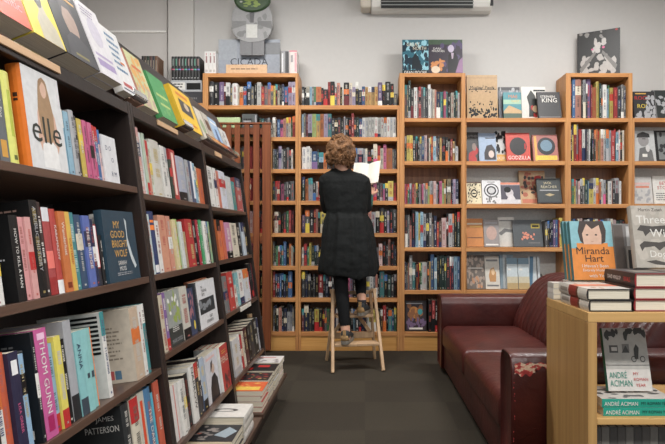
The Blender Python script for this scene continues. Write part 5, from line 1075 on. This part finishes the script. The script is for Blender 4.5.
body.data.materials.clear(); body.data.materials.append(SKIN)
for s in (-1, 1):
    m = MB(); m.ell(hd(s * .034, .082, .004), (.014, .01, .008), 12, 8, rot=HR); e = m.make('eye', EYEW, PR, smooth=True)
    m = MB(); m.ell(hd(s * .034, .0905, .003), (.006, .003, .006), 10, 6, rot=HR); m.make('iris', IRIS, e, smooth=True)

LIP = plain('lips', (168, 92, 84), .45, 0, 30, .05); BROW = plain('eyebrow', (92, 62, 42), .7)
m = MB(); m.tube([hd(-.024, .0925, -.063), hd(-.009, .098, -.060), hd(0, .0985, -.0615), hd(.009, .098, -.060), hd(.024, .0925, -.063)], [.0015, .004, .0036, .004, .0015], 8); m.tube([hd(-.022, .0925, -.0645), hd(0, .0975, -.070), hd(.022, .0925, -.0645)], [.0015, .005, .0015], 8); m.make('mouth', LIP, PR, smooth=True)
for s_ in (-1, 1):
    m = MB(); m.tube([hd(s_ * .018, .0925, .026), hd(s_ * .034, .0925, .031), hd(s_ * .052, .081, .026)], [.002, .0032, .0015], 8); m.make('eyebrow', BROW, PR, smooth=True)

# dress: gathered skirt, yoke seam, sleeves
d = MB(); NS = 96
def dring(z, cx, cy, rx, ry, rip, ph=0, sq=1.0):
    pts = []
    for j in range(NS):
        t = 2 * math.pi * j / NS; f = 1 + rip * (math.sin(t * 13 + ph) * .55 + math.sin(t * 7 + 1.3 + ph * .6) * .5 + .35 * math.sin(t * 23 + 2 * ph))
        c, s = math.cos(t), math.sin(t)
        pts.append((cx + rx * f * math.copysign(abs(c) ** sq, c), cy + ry * f * math.copysign(abs(s) ** sq, s), z + ((.014 * math.sin(t * 2 + .6) - .012 * math.exp(-((t - 4.95) / .5) ** 2) + .01 * math.sin(t * 7 + 1)) if z < .75 else 0)))
    return pts
def ux(u): return (u - CU) * K2
D = [(1.565, 331.5, 350.5, .056, 0), (1.545, 329, 353, .066, 0), (1.525, 323.5, 362, .088, 0), (1.50, 319.5, 368, .1, 0), (1.46, 319.5, 369.5, .112, .004), (1.40, 321.5, 369, .118, .006), (1.32, 324, 368, .116, .01), (1.25, 325.5, 367, .114, .012), (1.222, 326.5, 366.5, .112, .004),
     (1.205, 326, 366.5, .116, .035), (1.17, 324.5, 369, .135, .07), (1.10, 323, 371.5, .15, .07), (1.02, 322, 373.5, .165, .065), (.94, 321, 375, .175, .05), (.86, 319.5, 376.5, .18, .05), (.79, 318.5, 377.8, .18, .05), (.735, 318.8, 377, .172, .05), (.722, 320, 376, .168, .03)]
rings = [dring(z, (ux(a) + ux(c)) / 2, 4.45, (ux(c) - ux(a)) / 2, ry, rp, (1.25 - z) * 2.0, .82 if z > 1.2 and z < 1.51 else .92) for z, a, c, ry, rp in D]
rings.append([(p[0] * .97 - .004, 4.45 + (p[1] - 4.45) * .93, .726) for p in rings[-1]]); rings.append([(p[0] * .85 - .02, 4.45 + (p[1] - 4.45) * .85, .83) for p in rings[-2]])
d.loft(list(reversed(rings)))
for sh, el, wr, sx in ((LSH, LEL, LWR, -1), (RSH, REL, RWR, 1)):
    q = el.lerp(wr, .22)
    d.tube([sh + Vector((-sx * .06, 0, .01)), sh, sh.lerp(el, .35), sh.lerp(el, .7), el, q], [.06, .064, .058, .054, .053, .05], 20)
dress = d.make('dress', DRESS, PR)
md = dress.modifiers.new('v', 'REMESH'); md.mode = 'VOXEL'; md.voxel_size = .0062
md = dress.modifiers.new('sm', 'SMOOTH'); md.factor = .5; md.iterations = 3
tx = bpy.data.textures.new('cloth_creases', 'CLOUDS'); tx.noise_scale = .07
md = dress.modifiers.new('cr', 'DISPLACE'); md.texture = tx; md.strength = .012; md.mid_level = .5
bake(dress); dress.data.polygons.foreach_set('use_smooth', [True] * len(dress.data.polygons)); dress.data.materials.clear(); dress.data.materials.append(DRESS)
m = MB(); m.loft([dring(z, (ux(326.3) + ux(366.6)) / 2, 4.45, (ux(366.6) - ux(326.3)) / 2 + .002, .1155, .004, .06, .82) for z in (1.216, 1.223)], caps=False)
m.make('waist_seam', DRESS, dress, smooth=True)
for el, wr in ((LEL, LWR), (REL, RWR)):
    m = MB(); m.tube([el.lerp(wr, .1), el.lerp(wr, .4), el.lerp(wr, .84)], [.049, .047, .035], 16); m.make('undersleeve', TEALC, PR, smooth=True)
# leggings
def legging(hp, kn, an):
    m = MB(); m.tube([hp - Vector((0, 0, .1)), hp.lerp(kn, .5), kn.lerp(hp, .12), kn.lerp(an, .1), kn.lerp(an, .3), kn.lerp(an, .65), an + (kn - an).normalized() * .005], [.09, .074, .056, .054, .055, .045, .0385], 20)
    o = m.make('legging', LEGG, PR, smooth=True); sb = o.modifiers.new('s', 'SUBSURF'); sb.levels = sb.render_levels = 2
legging(LHP, LKN, LAN); legging(RHP, RKN, RAN)
# trainers
def shoe(an, fd, zs):
    sd = Vector((fd.y, -fd.x, 0)); base = Vector((an.x, an.y, zs))
    def sec(f, w, h, z0=.022, top=None):
        c = base + fd * f; pts = []
        for j in range(16):
            t = 2 * math.pi * j / 16; x, z = math.cos(t), math.sin(t)
            pts.append(c + sd * (w * math.copysign(abs(x) ** .8, x)) + Vector((0, 0, z0 + h / 2 + h / 2 * math.copysign(abs(z) ** .75, z))))
        return pts
    s = MB(); s.loft([[base + fd * (f * 1.0) + sd * (w * q) + Vector((0, 0, z)) for q, z in ((-1, 0), (1, 0), (1.03, .014), (1.0, .026), (-1.0, .026), (-1.03, .014))] for f, w in ((-.062, .014), (-.052, .028), (-.02, .034), (.04, .034), (.1, .041), (.15, .038), (.185, .022), (.195, .008))])
    up = MB(); up.loft([sec(-.058, .014, .05), sec(-.05, .028, .075), sec(-.02, .034, .085), (sec(.02, .034, .085)), sec(.06, .034, .07), sec(.1, .038, .052), sec(.15, .035, .036), sec(.183, .02, .024), sec(.19, .006, .012)])
    o = up.make('trainer', SHOE, PR, smooth=True); o2 = s.make('sole', SOLE, o)
    hp = MB(); hp.loft([sec(-.0605, .015, .045, .024), sec(-.052, .0295, .05, .024), sec(-.04, .0325, .03, .024), sec(-.03, .0345, .012, .024)]); hp.make('heel_patch', HEEL, o, smooth=True)
    tb = MB(); tb.box((-.012, 0, 0), (.012, .005, .04), None, lambda x, y, z: base + sd * x + fd * (-.058 + z * .1 - y) + Vector((0, 0, .07 + z))); tb.make('pull_tab', HEEL, o)
    lc = MB()
    for q in range(4):
        f = .045 + .02 * q; lc.tube([base + fd * f + sd * w + Vector((0, 0, .022 + hh)) for w, hh in ((-.02, .068 - q * .008), (0, .074 - q * .009), (.02, .068 - q * .008))], .003, 6)
    lc.make('lace', SOLE, o, smooth=True)
    sk = MB(); sk.tube([Vector((an.x, an.y, zs + .075)), an + Vector((0, 0, .012))], [.035, .0365], 16); sk.make('sock', SOCK, PR, smooth=True)
shoe(LAN, LFD, .2062); shoe(RAN, RFD, .4062)
# hair: a soft cap under loose curls
m = MB(); rr = random.Random(11)
ER = Vector((.106, .116, .138)); EC = HC + Vector((0, -.008, .0))
def hairdir():
    while True:
        v = Vector((rr.gauss(0, 1), rr.gauss(-.35, 1), rr.gauss(.15, 1))).normalized()
        if v.z > -.75 and not (v.y > .28 and v.z < .72): return v
for q in range(620):
    v = hairdir(); p = HC + HR @ Vector((v.x * .08, v.y * .09, v.z * .105)); outw = (HR @ v)
    L_ = rr.uniform(.05, .125); turns = rr.uniform(1.6, 3.2); cr = rr.uniform(.007, .014); ph = rr.uniform(0, 6.28)
    side = Vector((outw.x, outw.y, 0)) * .35
    a = Vector((0, 0, 1)).cross(outw + Vector((.01, 0, 0))).normalized(); path = []
    for j in range(13):
        f = j / 12; w = ph + turns * 6.283 * f
        c = p + outw * (.055 * math.sin(min(1, f * 1.7) * 1.57)) + (side + Vector((0, 0, -1))) * L_ * f * f
        c += (a * math.cos(w) + outw.lerp(Vector((0, 0, 1)), .35) * math.sin(w)) * cr * (.35 + .65 * f)
        e = c - EC; k = math.sqrt((e.x / ER.x) ** 2 + (e.y / ER.y) ** 2 + (e.z / ER.z) ** 2)
        lim = 1 + .2 * noise.noise(e * 19) + .1 * noise.noise(e * 45)
        if k > lim: c = EC + e * (lim / k) ** .8
        path.append(c)
    m.tube(path, [.0068 * (1 - .5 * (j / 12)) for j in range(13)], 5)
m.make('hair', HAIRM, PR, smooth=True)
m = MB(); m.ell(HC + HR @ Vector((0, -.018, .014)), (.09, .096, .112), 24, 16, rot=HR); m.make('hair_underlayer', HAIRM, PR, smooth=True)

# the book she holds
bc = Vector((.024, 4.735, 1.545)); r = empty('open_book', tuple(bc), 'open white paged book in the hands of the reader', 'book')
def leafblock(sgn, ang, w, h, tt):
    m = MB(); n = 8; rings = []
    up = Vector((.12, .22, .95)).normalized()
    dr = Vector((sgn * math.cos(ang), .12 if sgn < 0 else -.22, .1 if sgn < 0 else .2)).normalized(); nr = Vector((0, -1, .2)).normalized()
    top = []; bot = []
    for j in range(n + 1):
        f = j / n; off = .018 * math.sin(math.pi * min(1, f * 1.15)) * (1 if sgn < 0 else .8)
        top.append(bc + dr * w * f + nr * (off + tt * (1 - .2 * f))); bot.append(bc + dr * w * f + nr * off * .6)
    ring = top + list(reversed(bot))
    return [[p - up * h / 2 for p in ring], [p + up * h / 2 for p in ring]], dr, up, nr
PG = plain('book_paper', (232, 226, 214), .8, 0, 20, .03)
for sgn, ang, w in ((-1, .35, .128), (1, .75, .105)):
    rg, dr, up, nr = leafblock(sgn, ang, w, .19, .012); m = MB(); m.loft(rg); m.make('page_block', PG, r)
    m = MB(); m.loft([[p - nr * .004 + (dr * .004 if k in (8, 9) else Vector((0, 0, 0))) + up * (s * .004) for k, p in enumerate(ring)] for s, ring in zip((-1, 1), [[(bc + dr * w * f - up * q) for f in (0, .3, .6, 1)] + [(bc + dr * w * f - up * q - nr * .003) for f in (1, .6, .3, 0)] for q in (.095, -.095)])]); m.make('cover_board', plain('pale_board', (206, 198, 186), .6), r)
# ------------------------------------------------------------------ light
W = bpy.data.worlds.new('daylight'); S.world = W; W.use_nodes = True
W.node_tree.nodes['Background'].inputs[0].default_value = (.80, .90, 1.0, 1); W.node_tree.nodes['Background'].inputs[1].default_value = .4
def area(name, loc, rot, sx, sy, power, col):
    l = bpy.data.lights.new(name, 'AREA'); l.shape = 'RECTANGLE'; l.size = sx; l.size_y = sy; l.energy = power; l.color = col
    o = bpy.data.objects.new(name, l); COL.objects.link(o); o.location = loc; o.rotation_euler = rot; return o
area('shop_window_daylight', (.2, -3.1, 1.75), (math.radians(90), 0, 0), 5.4, 2.4, 34, (.95, .97, 1.0))
area('side_window_daylight', (3.5, 1.1, 1.85), (math.radians(90), 0, math.radians(90)), 3.2, 2.0, 38, (.95, .97, 1.0))
for i, (x, y) in enumerate(((-.2, -.3), (1.3, -.2), (-.9, 3.5), (1.7, 3.6))):
    area('ceiling_lamp', (x, y, 3.46), (0, 0, 0), 1.2, .35, (58, 88, 74, 72)[i], (1.0, .98, .955))
S.view_settings.view_transform = 'Standard'; S.view_settings.look = 'None'; S.view_settings.gamma = 1.0
S.view_settings.use_curve_mapping = False; S.view_settings.exposure = 0.0

# ------------------------------------------------------------------ past 300 of a kind: the smallest and hidden copies become one mass of spines
bpy.context.view_layer.update()
from mathutils.bvhtree import BVHTree
import bisect
V, FS, first, owner, hits = [], [], [], [], {}
for o in COL.objects:
    if o.type != 'MESH': continue
    q = o
    while q.parent: q = q.parent
    mw = o.matrix_world; b0 = len(V); first.append(len(FS)); owner.append(q.name)
    V += [tuple(mw @ v.co) for v in o.data.vertices]; FS += [tuple(b0 + i for i in p.vertices) for p in o.data.polygons]
tree = BVHTree.FromPolygons(V, FS); org = Vector((0, 0, H))
for v in range(444):
    for u in range(665):
        i = tree.ray_cast(org, Vector(((u + .5 - CU) / F, 1, -(v + .5 - CV) / F)).normalized())[2]
        if i is not None:
            q = owner[bisect.bisect_right(first, i) - 1]; hits[q] = hits.get(q, 0) + 1
KEEP = 298
for kind in ('paperback', 'hardback'):
    bs = sorted([o for o in COL.objects if o.parent is None and re.match(kind + r'(\.\d+)?$', o.name)], key=lambda o: -hits.get(o.name, 0))
    rest = [o for i, o in enumerate(bs) if i >= KEEP]
    if not rest: continue
    V, FS, CC = [], [], []
    for o in rest:
        for x in [o] + list(o.children):
            mw = o.matrix_basis; me = x.data; b0 = len(V); V += [tuple(mw @ vv.co) for vv in me.vertices]
            ca = me.color_attributes.get('Col')
            for p in me.polygons:
                FS.append(tuple(b0 + i for i in p.vertices)); c = tuple(ca.data[p.loop_start].color) if ca else lin(PAGE); CC.append(c)
    for o in rest:
        for x in list(o.children): bpy.data.objects.remove(x)
        bpy.data.objects.remove(o)
    me = bpy.data.meshes.new(kind + 's'); me.from_pydata(V, [], FS); ca = me.color_attributes.new('Col', 'FLOAT_COLOR', 'CORNER'); buf = []
    for f, c in zip(FS, CC): buf += list(c) * len(f)
    ca.data.foreach_set('color', buf); me.materials.append(COVER)
    o = bpy.data.objects.new(kind + 's', me); COL.objects.link(o)
    tag(o, 'mass of the smallest %s spines filling the pine bookcase shelves' % kind, 'books'); o['kind'] = 'stuff'
